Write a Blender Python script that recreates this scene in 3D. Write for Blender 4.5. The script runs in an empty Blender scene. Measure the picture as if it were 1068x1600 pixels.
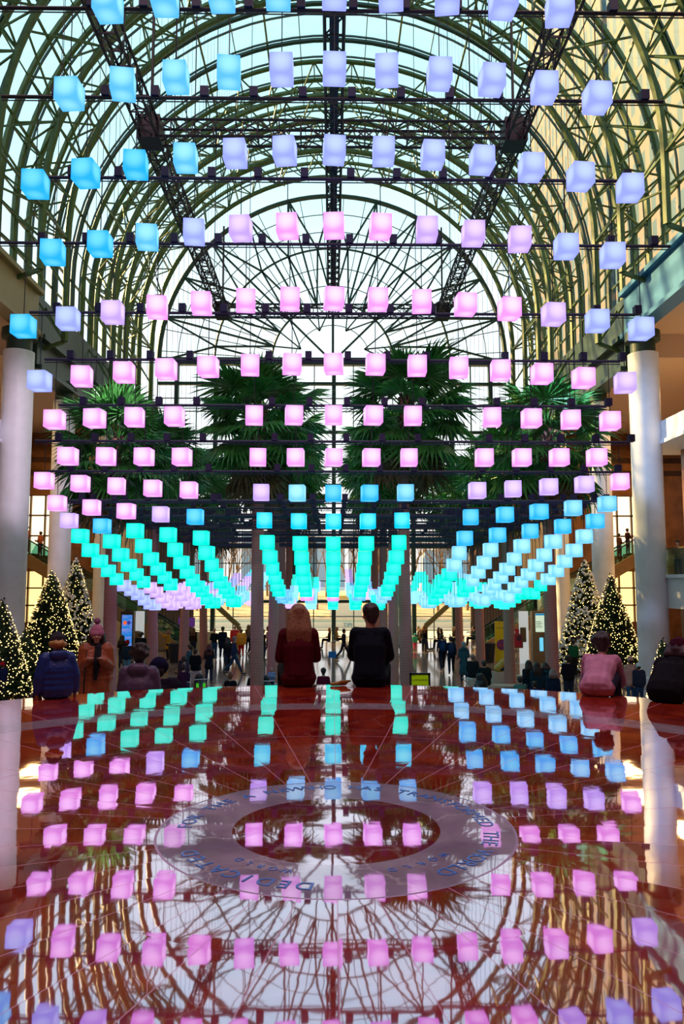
import bpy, bmesh, math, random
from math import sin, cos, pi, radians as R_, sqrt, atan2
from mathutils import Vector, Matrix
random.seed(7)
S = bpy.context.scene
COL = S.collection

# ------------------------------------------------------------------ camera, world, sun, exposure
CZ = 4.30                       # eye above the lower floor
F = 1200.0
PITCH = math.atan(112.0 / F)
YAW = math.atan(15.0 / F)
cam_d = bpy.data.cameras.new('camera')
cam_d.sensor_width = 36.0
cam_d.lens = F / 1600.0 * 36.0
cam_d.clip_end = 3000
cam = bpy.data.objects.new('camera', cam_d)
COL.objects.link(cam)
cam.location = (0, 0, CZ)
cam.rotation_euler = (pi / 2 + PITCH, 0, -YAW)
S.camera = cam

S.view_settings.view_transform = 'Standard'
S.view_settings.look = 'None'
S.view_settings.exposure = 0.0
S.view_settings.gamma = 1.0
S.view_settings.use_curve_mapping = False
S.cycles.max_bounces = 8
S.cycles.diffuse_bounces = 3
S.cycles.glossy_bounces = 4
S.cycles.transparent_max_bounces = 24
S.cycles.caustics_reflective = False
S.cycles.caustics_refractive = False
S.cycles.sample_clamp_indirect = 6.0

world = bpy.data.worlds.new('world')
S.world = world
world.use_nodes = True
wt = world.node_tree
wt.nodes.clear()
wo = wt.nodes.new('ShaderNodeOutputWorld')
wb = wt.nodes.new('ShaderNodeBackground')
wc = wt.nodes.new('ShaderNodeTexCoord')
wsx = wt.nodes.new('ShaderNodeSeparateXYZ')
wr = wt.nodes.new('ShaderNodeValToRGB')
wt.links.new(wc.outputs['Generated'], wsx.inputs[0])
wt.links.new(wsx.outputs['Z'], wr.inputs[0])
wt.links.new(wr.outputs[0], wb.inputs[0])
wt.links.new(wb.outputs[0], wo.inputs[0])
e = wr.color_ramp.elements
e[0].position = 0.0; e[0].color = (1.0, 0.90, 0.78, 1)
e[1].position = 0.62; e[1].color = (0.50, 0.84, 0.92, 1)
for p_, c_ in ((0.10, (0.95, 0.95, 0.95, 1)), (0.33, (0.80, 0.93, 0.97, 1)), (0.48, (0.56, 0.86, 0.94, 1))):
    n_ = e.new(p_); n_.color = c_
wb.inputs[1].default_value = 1.45

sun_d = bpy.data.lights.new('sun', 'SUN')
sun_d.energy = 15.0
sun_d.color = (1.0, 0.66, 0.24)
sun_d.angle = R_(1.0)
sun = bpy.data.objects.new('sun', sun_d)
COL.objects.link(sun)
sun.location = (-60, 40, 60)
SUNDIR = Vector((-0.78, 0.40, 0.46)).normalized()     # towards the sun
sun.rotation_euler = SUNDIR.to_track_quat('Z', 'Y').to_euler()

def lamp(name, kind, loc, energy, color, size=1.0, rot=(0, 0, 0), sy=None):
    d = bpy.data.lights.new(name, kind)
    d.energy = energy; d.color = color
    if kind == 'AREA':
        d.size = size
        if sy: d.shape = 'RECTANGLE'; d.size_y = sy
    else:
        d.shadow_soft_size = size
    o = bpy.data.objects.new(name, d)
    COL.objects.link(o); o.location = loc; o.rotation_euler = rot
    return o
# warm downlights in the ceilings of the side galleries
for sx, en in ((1, 420), (-1, 300)):
    for y in (38, 44, 50):
        lamp('gallery_downlight', 'AREA', (sx * 18.0, y, 13.9), en, (1.0, 0.62, 0.22), 3.0, (0, 0, 0))
    lamp('gallery_downlight', 'AREA', (sx * 17.5, 40, 5.6), en * 0.25, (1.0, 0.62, 0.25), 2.0, (0, 0, 0))

# soft fill lights added under the closed rear ceiling to brighten the landing
for sx in (-6, 6):
    lamp('rear_fill_lamp', 'AREA', (sx, 4.0, 23.6), 1050, (1.0, 0.66, 0.74), 6.0)
# added coloured spots that tint and brighten the nearest pair of columns
for sx, c in ((1, (0.42, 0.62, 1.0)), (-1, (1.0, 0.78, 0.95))):
    q_ = lamp('column_wash', 'SPOT', (sx * 4.5, 21.0, 13.4), 5200, c, 0.3, (Vector((sx * 9.5, 12.7, -5.2))).to_track_quat('-Z', 'Y').to_euler())
    q_.data.spot_size = R_(46); q_.data.spot_blend = 0.7

def ray(px, py):
    """world direction of a pixel of the 1068 x 1600 frame"""
    d = Vector(((px - 534) / F, (800 - py) / F, -1.0))
    return cam.rotation_euler.to_matrix() @ d
def at(px, py, Y):
    d = ray(px, py)
    return Vector((0, 0, CZ)) + d * (Y / d.y)

# ------------------------------------------------------------------ materials
MATS = {}
def srgb(r, g, b):
    def f(c):
        c = c / 255.0
        return c / 12.92 if c <= 0.04045 else ((c + 0.055) / 1.055) ** 2.4
    return (f(r), f(g), f(b))
def mat(name, col, rough=0.6, metal=0.0, spec=0.5, noise=0.0, nscale=8.0, emit=None, estr=0.0, bump=0.0, bscale=30, coat=0.0):
    if name in MATS: return MATS[name]
    m = bpy.data.materials.new(name); m.use_nodes = True
    nt = m.node_tree; b = nt.nodes['Principled BSDF']
    b.inputs['Base Color'].default_value = (*col, 1)
    b.inputs['Roughness'].default_value = rough
    b.inputs['Metallic'].default_value = metal
    b.inputs['Specular IOR Level'].default_value = spec
    b.inputs['Coat Weight'].default_value = coat
    if noise > 0:
        tc = nt.nodes.new('ShaderNodeTexCoord'); nz = nt.nodes.new('ShaderNodeTexNoise')
        nz.inputs['Scale'].default_value = nscale; nz.inputs['Detail'].default_value = 6
        rp = nt.nodes.new('ShaderNodeValToRGB')
        rp.color_ramp.elements[0].position = 0.3; rp.color_ramp.elements[1].position = 0.7
        rp.color_ramp.elements[0].color = (*[c * (1 - noise) for c in col], 1)
        rp.color_ramp.elements[1].color = (*[min(1, c * (1 + noise)) for c in col], 1)
        nt.links.new(tc.outputs['Object'], nz.inputs['Vector']); nt.links.new(nz.outputs['Fac'], rp.inputs[0])
        nt.links.new(rp.outputs[0], b.inputs['Base Color'])
    if bump > 0:
        tc = nt.nodes.new('ShaderNodeTexCoord'); nz = nt.nodes.new('ShaderNodeTexNoise')
        nz.inputs['Scale'].default_value = bscale; nz.inputs['Detail'].default_value = 4
        bp = nt.nodes.new('ShaderNodeBump'); bp.inputs['Strength'].default_value = bump
        nt.links.new(tc.outputs['Object'], nz.inputs['Vector']); nt.links.new(nz.outputs['Fac'], bp.inputs['Height'])
        nt.links.new(bp.outputs[0], b.inputs['Normal'])
    if emit:
        b.inputs['Emission Color'].default_value = (*emit, 1); b.inputs['Emission Strength'].default_value = estr
    MATS[name] = m
    return m

def glass_mat(name, tint, refl=0.08):
    if name in MATS: return MATS[name]
    m = bpy.data.materials.new(name); m.use_nodes = True
    nt = m.node_tree; nt.nodes.clear()
    o = nt.nodes.new('ShaderNodeOutputMaterial'); mx = nt.nodes.new('ShaderNodeMixShader')
    t = nt.nodes.new('ShaderNodeBsdfTransparent'); g = nt.nodes.new('ShaderNodeBsdfGlossy')
    t.inputs[0].default_value = (*tint, 1); g.inputs['Roughness'].default_value = 0.05
    mx.inputs[0].default_value = refl
    nt.links.new(t.outputs[0], mx.inputs[1]); nt.links.new(g.outputs[0], mx.inputs[2]); nt.links.new(mx.outputs[0], o.inputs[0])
    MATS[name] = m
    return m

def lantern_mat(name, col, core):
    """frosted glowing shade: brightest at the middle of each face, where the bulb sits closest"""
    m = bpy.data.materials.new(name); m.use_nodes = True
    nt = m.node_tree; nt.nodes.clear()
    o = nt.nodes.new('ShaderNodeOutputMaterial'); em = nt.nodes.new('ShaderNodeEmission')
    tc = nt.nodes.new('ShaderNodeTexCoord'); ln = nt.nodes.new('ShaderNodeVectorMath'); ln.operation = 'LENGTH'
    sc = nt.nodes.new('ShaderNodeVectorMath'); sc.operation = 'SUBTRACT'; sc.inputs[1].default_value = (0, 0, 0.03)
    mp = nt.nodes.new('ShaderNodeMapRange'); mp.interpolation_type = 'SMOOTHSTEP'
    mp.inputs['From Min'].default_value = 0.145; mp.inputs['From Max'].default_value = 0.262
    rp = nt.nodes.new('ShaderNodeValToRGB')
    rp.color_ramp.elements[0].color = (*core, 1); rp.color_ramp.elements[1].color = (*col, 1)
    nt.links.new(tc.outputs['Object'], sc.inputs[0]); nt.links.new(sc.outputs[0], ln.inputs[0])
    nt.links.new(ln.outputs['Value'], mp.inputs['Value']); nt.links.new(mp.outputs[0], rp.inputs[0])
    nt.links.new(rp.outputs[0], em.inputs[0]); em.inputs[1].default_value = LANTERN_GAIN
    nt.links.new(em.outputs[0], o.inputs[0])
    return m
LANTERN_GAIN = 1.25

# ------------------------------------------------------------------ mesh helpers
class MB:
    def __init__(s): s.v = []; s.f = []; s.mi = []; s.m = 0
    def add(s, vs, fs):
        n = len(s.v); s.v += [tuple(v) for v in vs]
        for f in fs: s.f.append(tuple(n + i for i in f)); s.mi.append(s.m)
    def box(s, c, d, rz=0.0, mtx=None):
        x, y, z = d[0] / 2, d[1] / 2, d[2] / 2
        vs = [Vector((a, b, cc)) for a in (-x, x) for b in (-y, y) for cc in (-z, z)]
        if mtx is not None: vs = [mtx @ v for v in vs]
        if rz: r = Matrix.Rotation(rz, 3, 'Z'); vs = [r @ v for v in vs]
        vs = [v + Vector(c) for v in vs]
        s.add(vs, [(0, 1, 3, 2), (4, 6, 7, 5), (0, 4, 5, 1), (2, 3, 7, 6), (0, 2, 6, 4), (1, 5, 7, 3)])
        return s
    def bar(s, a, b, w, h=None, up=None):
        a, b = Vector(a), Vector(b); d = b - a; L = d.length
        if L < 1e-6: return s
        h = h or w; z = d / L
        u = Vector(up) if up else Vector((0, 0, 1))
        if abs(z.dot(u)) > 0.98: u = Vector((0, 1, 0))
        x = z.cross(u).normalized(); y = x.cross(z).normalized()
        vs = []
        for q in (a, b):
            for sx, sy in ((-1, -1), (1, -1), (1, 1), (-1, 1)): vs.append(q + x * (sx * w / 2) + y * (sy * h / 2))
        s.add(vs, [(3, 2, 1, 0), (4, 5, 6, 7), (0, 1, 5, 4), (1, 2, 6, 5), (2, 3, 7, 6), (3, 0, 4, 7)])
        return s
    def tube(s, pts, r, n=8, caps=True):
        pts = [Vector(p) for p in pts]; rs = r if isinstance(r, (list, tuple)) else [r] * len(pts)
        base = len(s.v); prev = None; vs = []
        for i, p in enumerate(pts):
            t = (pts[min(i + 1, len(pts) - 1)] - pts[max(i - 1, 0)]).normalized()
            if prev is None:
                u = Vector((0, 0, 1)) if abs(t.z) < 0.9 else Vector((0, 1, 0))
                x = t.cross(u).normalized()
            else: x = (prev - t * prev.dot(t)).normalized()
            prev = x; y = t.cross(x)
            off = pi / n if n == 4 else 0
            for k in range(n):
                a = 2 * pi * k / n + off; vs.append(p + (x * cos(a) + y * sin(a)) * rs[i])
        fs = []
        for i in range(len(pts) - 1):
            for k in range(n): fs.append((i * n + k, i * n + (k + 1) % n, (i + 1) * n + (k + 1) % n, (i + 1) * n + k))
        if caps:
            fs.append(tuple(range(n - 1, -1, -1))); fs.append(tuple((len(pts) - 1) * n + k for k in range(n)))
        s.add(vs, fs)
        return s
    def lathe(s, prof, c=(0, 0, 0), n=24, a0=0.0, a1=2 * pi):
        full = abs(a1 - a0 - 2 * pi) < 1e-6; m = n if full else n + 1; vs = []; fs = []
        for (r, z) in prof:
            for k in range(m):
                a = a0 + (a1 - a0) * k / n; vs.append((c[0] + r * cos(a), c[1] + r * sin(a), c[2] + z))
        for i in range(len(prof) - 1):
            for k in range(n):
                k2 = (k + 1) % m if full else k + 1
                fs.append((i * m + k, i * m + k2, (i + 1) * m + k2, (i + 1) * m + k))
        s.add(vs, fs)
        return s
    def ball(s, c, r, n=8, m=5, sc=(1, 1, 1)):
        prof = [(max(1e-4, r * sin(pi * i / m)), r * cos(pi * i / m)) for i in range(m + 1)]
        vs = []; fs = []
        for (rr, z) in prof:
            for k in range(n): vs.append((c[0] + rr * cos(2 * pi * k / n) * sc[0], c[1] + rr * sin(2 * pi * k / n) * sc[1], c[2] + z * sc[2]))
        for i in range(m):
            for k in range(n): fs.append((i * n + k, (i + 1) * n + k, (i + 1) * n + (k + 1) % n, i * n + (k + 1) % n))
        s.add(vs, fs)
        return s
    def cap(s, a, b, ra, rb, n=10):
        """tapered capsule, closed"""
        a, b = Vector(a), Vector(b); d = b - a
        z = d.normalized() if d.length > 1e-5 else Vector((0, 0, 1))
        u = Vector((0, 0, 1)) if abs(z.z) < 0.9 else Vector((0, 1, 0)); x = z.cross(u).normalized(); y = z.cross(x)
        rings = [(a, ra, -pi / 2 + 0.05), (a, ra, -pi / 4), (a, ra, 0), (b, rb, 0), (b, rb, pi / 4), (b, rb, pi / 2 - 0.05)]
        vs = []
        for (c, r, ph) in rings:
            for k in range(n):
                t = 2 * pi * k / n; vs.append(c + (x * cos(t) + y * sin(t)) * (r * cos(ph)) + z * (r * sin(ph)))
        fs = []
        for i in range(5):
            for k in range(n): fs.append((i * n + k, i * n + (k + 1) % n, (i + 1) * n + (k + 1) % n, (i + 1) * n + k))
        fs.append(tuple(range(n - 1, -1, -1))); fs.append(tuple(5 * n + k for k in range(n)))
        s.add(vs, fs)
        return s
    def mesh(s, name, mats, smooth=False):
        me = bpy.data.meshes.new(name); me.from_pydata(s.v, [], s.f)
        if not isinstance(mats, (list, tuple)): mats = [mats]
        for m in mats: me.materials.append(m)
        if len(mats) > 1: me.polygons.foreach_set('material_index', s.mi)
        if smooth: me.polygons.foreach_set('use_smooth', [True] * len(me.polygons))
        me.update()
        return me
    def build(s, name, mats, parent=None, loc=None, rz=0.0, smooth=False, bevel=0.0):
        return link(name, s.mesh(name, mats, smooth), parent, loc, rz, bevel)
def link(name, me, parent=None, loc=None, rz=0.0, bevel=0.0):
    o = bpy.data.objects.new(name, me); COL.objects.link(o)
    if loc is not None: o.location = loc
    o.rotation_euler.z = rz
    if parent: o.parent = parent
    if bevel:
        b = o.modifiers.new('bevel', 'BEVEL'); b.width = bevel; b.segments = 2
    return o
def tag(o, label=None, cat=None, group=None, kind=None):
    if label: o['label'] = label
    if cat: o['category'] = cat
    if group: o['group'] = group
    if kind: o['kind'] = kind
    return o
def empty(name, loc=(0, 0, 0), rz=0.0, label=None, cat=None, group=None):
    o = bpy.data.objects.new(name, None); COL.objects.link(o)
    o.location = loc; o.rotation_euler.z = rz; o.empty_display_size = 0.1
    return tag(o, label, cat, group)
def struct(o): o['kind'] = 'structure'; return o
def copy_tree(o, parent=None):
    c = o.copy(); COL.objects.link(c)
    if parent: c.parent = parent
    for ch in KIDS.get(o.name, []): copy_tree(ch, c)
    return c
KIDS = {}
def text_mesh(body, size, name='lettering', extrude=0.003, align='CENTER'):
    cu = bpy.data.curves.new(name, 'FONT'); cu.body = body; cu.size = size; cu.extrude = extrude
    cu.align_x = align; cu.align_y = 'CENTER'
    o = bpy.data.objects.new(name, cu); COL.objects.link(o)
    bpy.context.view_layer.update()
    me = bpy.data.meshes.new_from_object(o.evaluated_get(bpy.context.evaluated_depsgraph_get()))
    bpy.data.objects.remove(o)
    return me
ORD = ['zeroth', 'first', 'second', 'third', 'fourth', 'fifth', 'sixth', 'seventh', 'eighth', 'ninth', 'tenth', 'eleventh', 'twelfth',
       'thirteenth', 'fourteenth', 'fifteenth', 'sixteenth', 'seventeenth', 'eighteenth', 'nineteenth', 'twentieth', 'twenty-first',
       'twenty-second', 'twenty-third', 'twenty-fourth', 'twenty-fifth', 'twenty-sixth', 'twenty-seventh', 'twenty-eighth', 'twenty-ninth',
       'thirtieth', 'thirty-first', 'thirty-second', 'thirty-third', 'thirty-fourth', 'thirty-fifth', 'thirty-sixth', 'thirty-seventh']

# ------------------------------------------------------------------ palette
M_steel = mat('green_steel', (0.075, 0.13, 0.035), 0.42, 0.0, 0.5, 0.25, 3)
M_steel_dark = mat('dark_green_steel', (0.012, 0.045, 0.035), 0.45, 0.0, 0.5, 0.2, 3)
M_black = mat('black_rigging', (0.006, 0.006, 0.012), 0.5)
M_navy = mat('dark_blue_rigging', (0.008, 0.01, 0.045), 0.5)
M_white_col = mat('white_plaster', (0.78, 0.78, 0.84), 0.5, noise=0.05, nscale=2)
M_brown = mat('brown_marble', (0.20, 0.085, 0.035), 0.25, noise=0.35, nscale=1.2)
M_darkbrown = mat('dark_brown_stone', (0.05, 0.022, 0.015), 0.35, noise=0.3, nscale=1.5)
M_cream = mat('cream_stone', (0.62, 0.50, 0.36), 0.5, noise=0.1, nscale=1.5)
M_teal = mat('teal_painted_beam', (0.04, 0.20, 0.42), 0.45, noise=0.12, nscale=0.6)
M_tan = mat('tan_painted_beam', (0.36, 0.27, 0.14), 0.5, noise=0.1, nscale=0.6)
M_glass = glass_mat('vault_glass', (0.93, 0.98, 0.98), 0.05)
M_fglass = glass_mat('facade_glass', (0.96, 0.98, 0.98), 0.04)
M_rail_glass = glass_mat('balustrade_glass', (0.55, 0.80, 0.75), 0.15)
M_winlit = mat('lit_window', (0.9, 0.7, 0.4), 0.4, emit=(1.0, 0.66, 0.26), estr=1.7)
M_winbright = mat('daylit_window', (0.9, 0.8, 0.6), 0.4, emit=(1.0, 0.86, 0.62), estr=1.5)
M_bronze = mat('bronze_frame', (0.16, 0.11, 0.05), 0.4, metal=0.5)
M_curtain = mat('grey_brown_fluted_panel', (0.16, 0.115, 0.10), 0.7)

# ------------------------------------------------------------------ platform (upper landing) with medallion
C0 = Vector((0.02, 3.68, 0.0)); ZP = CZ - 1.125; RP = 5.06
def marble_mat(name, base, vein, dark, metalness_fac, lines=None, spokes=0, r0=0.8, tint=(0.52, 0.50, 0.84)):
    m = bpy.data.materials.new(name); m.use_nodes = True
    nt = m.node_tree; nt.nodes.clear(); N = nt.nodes.new; L = nt.links.new
    out = N('ShaderNodeOutputMaterial'); tc = N('ShaderNodeTexCoord')
    nz = N('ShaderNodeTexNoise'); nz.inputs['Scale'].default_value = 2.2; nz.inputs['Detail'].default_value = 8; nz.inputs['Distortion'].default_value = 1.2
    L(tc.outputs['Object'], nz.inputs['Vector'])
    rp = N('ShaderNodeValToRGB'); rp.color_ramp.elements[0].position = 0.35; rp.color_ramp.elements[1].position = 0.68
    rp.color_ramp.elements[0].color = (*dark, 1); rp.color_ramp.elements[1].color = (*base, 1)
    L(nz.outputs['Fac'], rp.inputs[0])
    vo = N('ShaderNodeTexVoronoi'); vo.feature = 'DISTANCE_TO_EDGE'; vo.inputs['Scale'].default_value = 1.7
    dz = N('ShaderNodeTexNoise'); dz.inputs['Scale'].default_value = 3; dz.inputs['Detail'].default_value = 5
    mixv = N('ShaderNodeMix'); mixv.data_type = 'VECTOR'; mixv.inputs[0].default_value = 0.35
    L(tc.outputs['Object'], dz.inputs['Vector']); L(tc.outputs['Object'], mixv.inputs[4]); L(dz.outputs['Color'], mixv.inputs[5])
    L(mixv.outputs[1], vo.inputs['Vector'])
    vr = N('ShaderNodeMapRange'); vr.inputs['From Min'].default_value = 0.0; vr.inputs['From Max'].default_value = 0.012
    vr.inputs['To Min'].default_value = 0.55; vr.inputs['To Max'].default_value = 0.0
    L(vo.outputs['Distance'], vr.inputs['Value'])
    mc = N('ShaderNodeMix'); mc.data_type = 'RGBA'; L(vr.outputs[0], mc.inputs[0]); L(rp.outputs[0], mc.inputs[6]); mc.inputs[7].default_value = (*vein, 1)
    color = mc.outputs[2]; line_fac = None
    if spokes:
        sp = N('ShaderNodeSeparateXYZ'); L(tc.outputs['Object'], sp.inputs[0])
        def math_(op, a, b=None):
            n = N('ShaderNodeMath'); n.operation = op
            for i, q in enumerate((a, b)):
                if q is None: continue
                if isinstance(q, (int, float)): n.inputs[i].default_value = q
                else: L(q, n.inputs[i])
            return n.outputs[0]
        ang = math_('ARCTAN2', sp.outputs['X'], sp.outputs['Y'])
        rad = math_('SQRT', math_('ADD', math_('MULTIPLY', sp.outputs['X'], sp.outputs['X']), math_('MULTIPLY', sp.outputs['Y'], sp.outputs['Y'])))
        fr = math_('FRACT', math_('ADD', math_('MULTIPLY', ang, spokes / (2 * pi)), 0.5))
        dist = math_('MULTIPLY', math_('MULTIPLY', math_('ABSOLUTE', math_('SUBTRACT', fr, 0.5)), 2 * pi / spokes), rad)
        l1 = math_('LESS_THAN', dist, 0.0030)
        line_fac = l1
        for rr in lines or ():
            l2 = math_('LESS_THAN', math_('ABSOLUTE', math_('SUBTRACT', rad, rr)), 0.0030)
            line_fac = math_('MAXIMUM', line_fac, l2)
        m2 = N('ShaderNodeMix'); m2.data_type = 'RGBA'; L(line_fac, m2.inputs[0]); L(color, m2.inputs[6]); m2.inputs[7].default_value = (0.70, 0.36, 0.50, 1)
        color = m2.outputs[2]
        # every slab polished slightly out of level
        cell = N('ShaderNodeCombineXYZ'); L(math_('FLOOR', math_('ADD', math_('MULTIPLY', ang, spokes / (2 * pi)), 0.0)), cell.inputs[0])
        L(math_('FLOOR', math_('MULTIPLY', rad, 0.8)), cell.inputs[1])
        wn = N('ShaderNodeTexWhiteNoise'); L(cell.outputs[0], wn.inputs['Vector'])
        vm = N('ShaderNodeVectorMath'); vm.operation = 'SUBTRACT'; L(wn.outputs['Color'], vm.inputs[0]); vm.inputs[1].default_value = (0.5, 0.5, 0.5)
        vs_ = N('ShaderNodeVectorMath'); vs_.operation = 'MULTIPLY'; L(vm.outputs[0], vs_.inputs[0]); vs_.inputs[1].default_value = (0.004, 0.004, 0.0)
    # polish: faint waviness
    wv = N('ShaderNodeTexNoise'); wv.inputs['Scale'].default_value = 5.0; wv.inputs['Detail'].default_value = 2
    L(tc.outputs['Object'], wv.inputs['Vector'])
    bp = N('ShaderNodeBump'); bp.inputs['Strength'].default_value = 0.05; bp.inputs['Distance'].default_value = 0.006
    L(wv.outputs['Fac'], bp.inputs['Height'])
    nrm = bp.outputs[0]
    if spokes:
        va = N('ShaderNodeVectorMath'); va.operation = 'ADD'; L(nrm, va.inputs[0]); L(vs_.outputs[0], va.inputs[1])
        vn = N('ShaderNodeVectorMath'); vn.operation = 'NORMALIZE'; L(va.outputs[0], vn.inputs[0]); nrm = vn.outputs[0]
    df = N('ShaderNodeBsdfDiffuse'); L(color, df.inputs[0])
    gl = N('ShaderNodeBsdfGlossy'); gl.inputs['Roughness'].default_value = 0.025; L(nrm, gl.inputs['Normal'])
    lw = N('ShaderNodeLayerWeight'); lw.inputs['Blend'].default_value = 0.5
    tn = N('ShaderNodeMix'); tn.data_type = 'RGBA'; L(lw.outputs['Facing'], tn.inputs[0])
    tn.inputs[6].default_value = (*tint, 1); tn.inputs[7].default_value = (1, 0.97, 1, 1)
    L(tn.outputs[2], gl.inputs[0])
    fm = N('ShaderNodeMapRange'); fm.inputs['From Min'].default_value = 0.35; fm.inputs['From Max'].default_value = 0.95
    fm.inputs['To Min'].default_value = metalness_fac[0]; fm.inputs['To Max'].default_value = metalness_fac[1]
    L(lw.outputs['Facing'], fm.inputs['Value'])
    fac = fm.outputs[0]
    if spokes: fac = math_('MULTIPLY', fac, math_('SUBTRACT', 1.0, math_('MULTIPLY', line_fac, 0.45)))
    ms = N('ShaderNodeMixShader'); L(fac, ms.inputs[0]); L(df.outputs[0], ms.inputs[1]); L(gl.outputs[0], ms.inputs[2])
    L(ms.outputs[0], out.inputs[0])
    return m
M_red = marble_mat('polished_red_marble', (0.78, 0.085, 0.025), (0.80, 0.35, 0.30), (0.34, 0.014, 0.016), (0.45, 0.80), (2.15,), 36)
M_ringpale = marble_mat('pale_pink_marble_band', (0.50, 0.36, 0.40), (0.7, 0.6, 0.62), (0.36, 0.24, 0.28), (0.34, 0.6), tint=(0.7, 0.6, 0.72))
M_grey_marble = marble_mat('grey_veined_marble', (0.62, 0.50, 0.66), (0.9, 0.82, 0.92), (0.34, 0.26, 0.38), (0.30, 0.50), tint=(0.80, 0.78, 1.0))
M_disc = marble_mat('dark_red_marble_disc', (0.55, 0.02, 0.05), (0.95, 0.72, 0.72), (0.30, 0.008, 0.025), (0.42, 0.86))
def annulus(name, r0, r1, z, m, n=128, thick=0.05, parent=None):
    b = MB()
    b.lathe([(r0, -thick), (r0, 0), (r1, 0), (r1, -thick)] if r0 > 0.001 else [(0.0001, 0), (r1, 0), (r1, -thick)], n=n)
    b.f = [tuple(reversed(f)) for f in b.f]
    return b.build(name, m, parent, loc=(C0.x, C0.y, z), smooth=False)
fl = struct(annulus('floor_landing', 0.822, 3.38, ZP, M_red, thick=0.10))
struct(annulus('floor_pale_band', 3.38, 3.72, ZP, M_ringpale, thick=0.10))
struct(annulus('floor_landing_rim', 3.72, RP, ZP, M_red, thick=0.16))
med = struct(annulus('floor_medallion', 0.478, 0.81, ZP, M_grey_marble, thick=0.08))
M_seam = mat('brass_seam', (0.45, 0.25, 0.34), 0.2, metal=0.8)
annulus('seam', 0.81, 0.822, ZP, M_seam, parent=None).parent = None
so = bpy.data.objects['seam']; so.parent = med; so.location = (0, 0, 0)
d_ = annulus('centre_disc', 0.0, 0.478, ZP, M_disc, thick=0.08); d_.parent = med; d_.location = (0, 0, 0)
# lettering cut into the ring, tops outward, read clockwise round the ring
M_letter = mat('blue_engraved_letter', (0.03, 0.20, 0.75), 0.2)
def ring_text(words_, r, size, start_deg, step_deg, name):
    for ch_i, ch in enumerate(words_):
        if ch == ' ': continue
        a = R_(start_deg + ch_i * step_deg)       # clockwise from the far side
        key = (ch, size)
        if key not in LM: LM[key] = text_mesh(ch, size, 'letter', 0.0008); LM[key].materials.clear(); LM[key].materials.append(M_letter)
        o = link('letter', LM[key], med, (r * sin(a), r * cos(a), 0.0012)); o.rotation_euler.z = -a
LM = {}
ring_text('WHO HAS TRANSFORMED THE WORLD', 0.70, 0.10, -14, 5.6, 'outer')
ring_text('DEDICATED', 0.70, 0.10, 190, 6.4, 'outer')
ring_text('FOR THE', 0.70, 0.10, 272, 6.0, 'outer')
ring_text('A NEW', 0.70, 0.10, 318, 6.0, 'outer')
ring_text('WORLD', 0.575, 0.05, 130, 7.0, 'inner')
ring_text('WORLD', 0.575, 0.05, 200, 6.0, 'inner')

# steps down to the main floor, concentric with the landing
NST, TREAD, RISE = 20, 0.60, ZP / 20.0
b = MB()
prof = [(RP - 0.05, ZP - 0.14)]
prof = []
for i in range(NST):
    r = RP + i * TREAD; z = ZP - (i + 1) * RISE
    prof += [(r, z + (RISE if i else RISE - 0.16)), (r, z), (r + TREAD, z)]
b.lathe(prof, n=96, a0=R_(-10), a1=R_(190))
b.f = [tuple(reversed(f)) for f in b.f]
M_step = mat('speckled_stone_step', (0.30, 0.22, 0.20), 0.3, noise=0.2, nscale=12)
struct(b.build('floor_steps', M_step, loc=(C0.x, C0.y, 0)))
def step_z(X, Y):
    r = sqrt((X - C0.x) ** 2 + (Y - C0.y) ** 2)
    if r < RP: return ZP
    i = int((r - RP) / TREAD)
    return ZP - (i + 1) * RISE if i < NST else 0.0

# ------------------------------------------------------------------ main floor
def tile_floor():
    m = bpy.data.materials.new('polished_pale_stone_floor'); m.use_nodes = True
    nt = m.node_tree; b = nt.nodes['Principled BSDF']; N = nt.nodes.new; L = nt.links.new
    tc = N('ShaderNodeTexCoord'); mp = N('ShaderNodeMapping'); mp.inputs['Scale'].default_value = (0.5, 0.5, 0.5)
    br = N('ShaderNodeTexBrick'); br.offset = 0; br.inputs['Color1'].default_value = (0.42, 0.34, 0.31, 1); br.inputs['Color2'].default_value = (0.36, 0.27, 0.26, 1)
    br.inputs['Mortar'].default_value = (0.20, 0.10, 0.10, 1); br.inputs['Mortar Size'].default_value = 0.045; br.inputs['Brick Width'].default_value = 1; br.inputs['Row Height'].default_value = 1
    br.inputs['Scale'].default_value = 1.0
    nz = N('ShaderNodeTexNoise'); nz.inputs['Scale'].default_value = 1.5; nz.inputs['Detail'].default_value = 5
    mx = N('ShaderNodeMix'); mx.data_type = 'RGBA'; mx.blend_type = 'MULTIPLY'; mx.inputs[0].default_value = 0.5
    L(tc.outputs['Object'], mp.inputs[0]); L(mp.outputs[0], br.inputs['Vector']); L(tc.outputs['Object'], nz.inputs['Vector'])
    L(br.outputs['Color'], mx.inputs[6]); L(nz.outputs['Color'], mx.inputs[7]); L(mx.outputs[2], b.inputs['Base Color'])
    b.inputs['Roughness'].default_value = 0.09; b.inputs['Specular IOR Level'].default_value = 0.5; b.inputs['IOR'].default_value = 1.9
    return m
b = MB(); b.box((0, 33, -0.15), (52, 50, 0.30)); b.v = b.v
struct(b.build('floor', tile_floor()))

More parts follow.
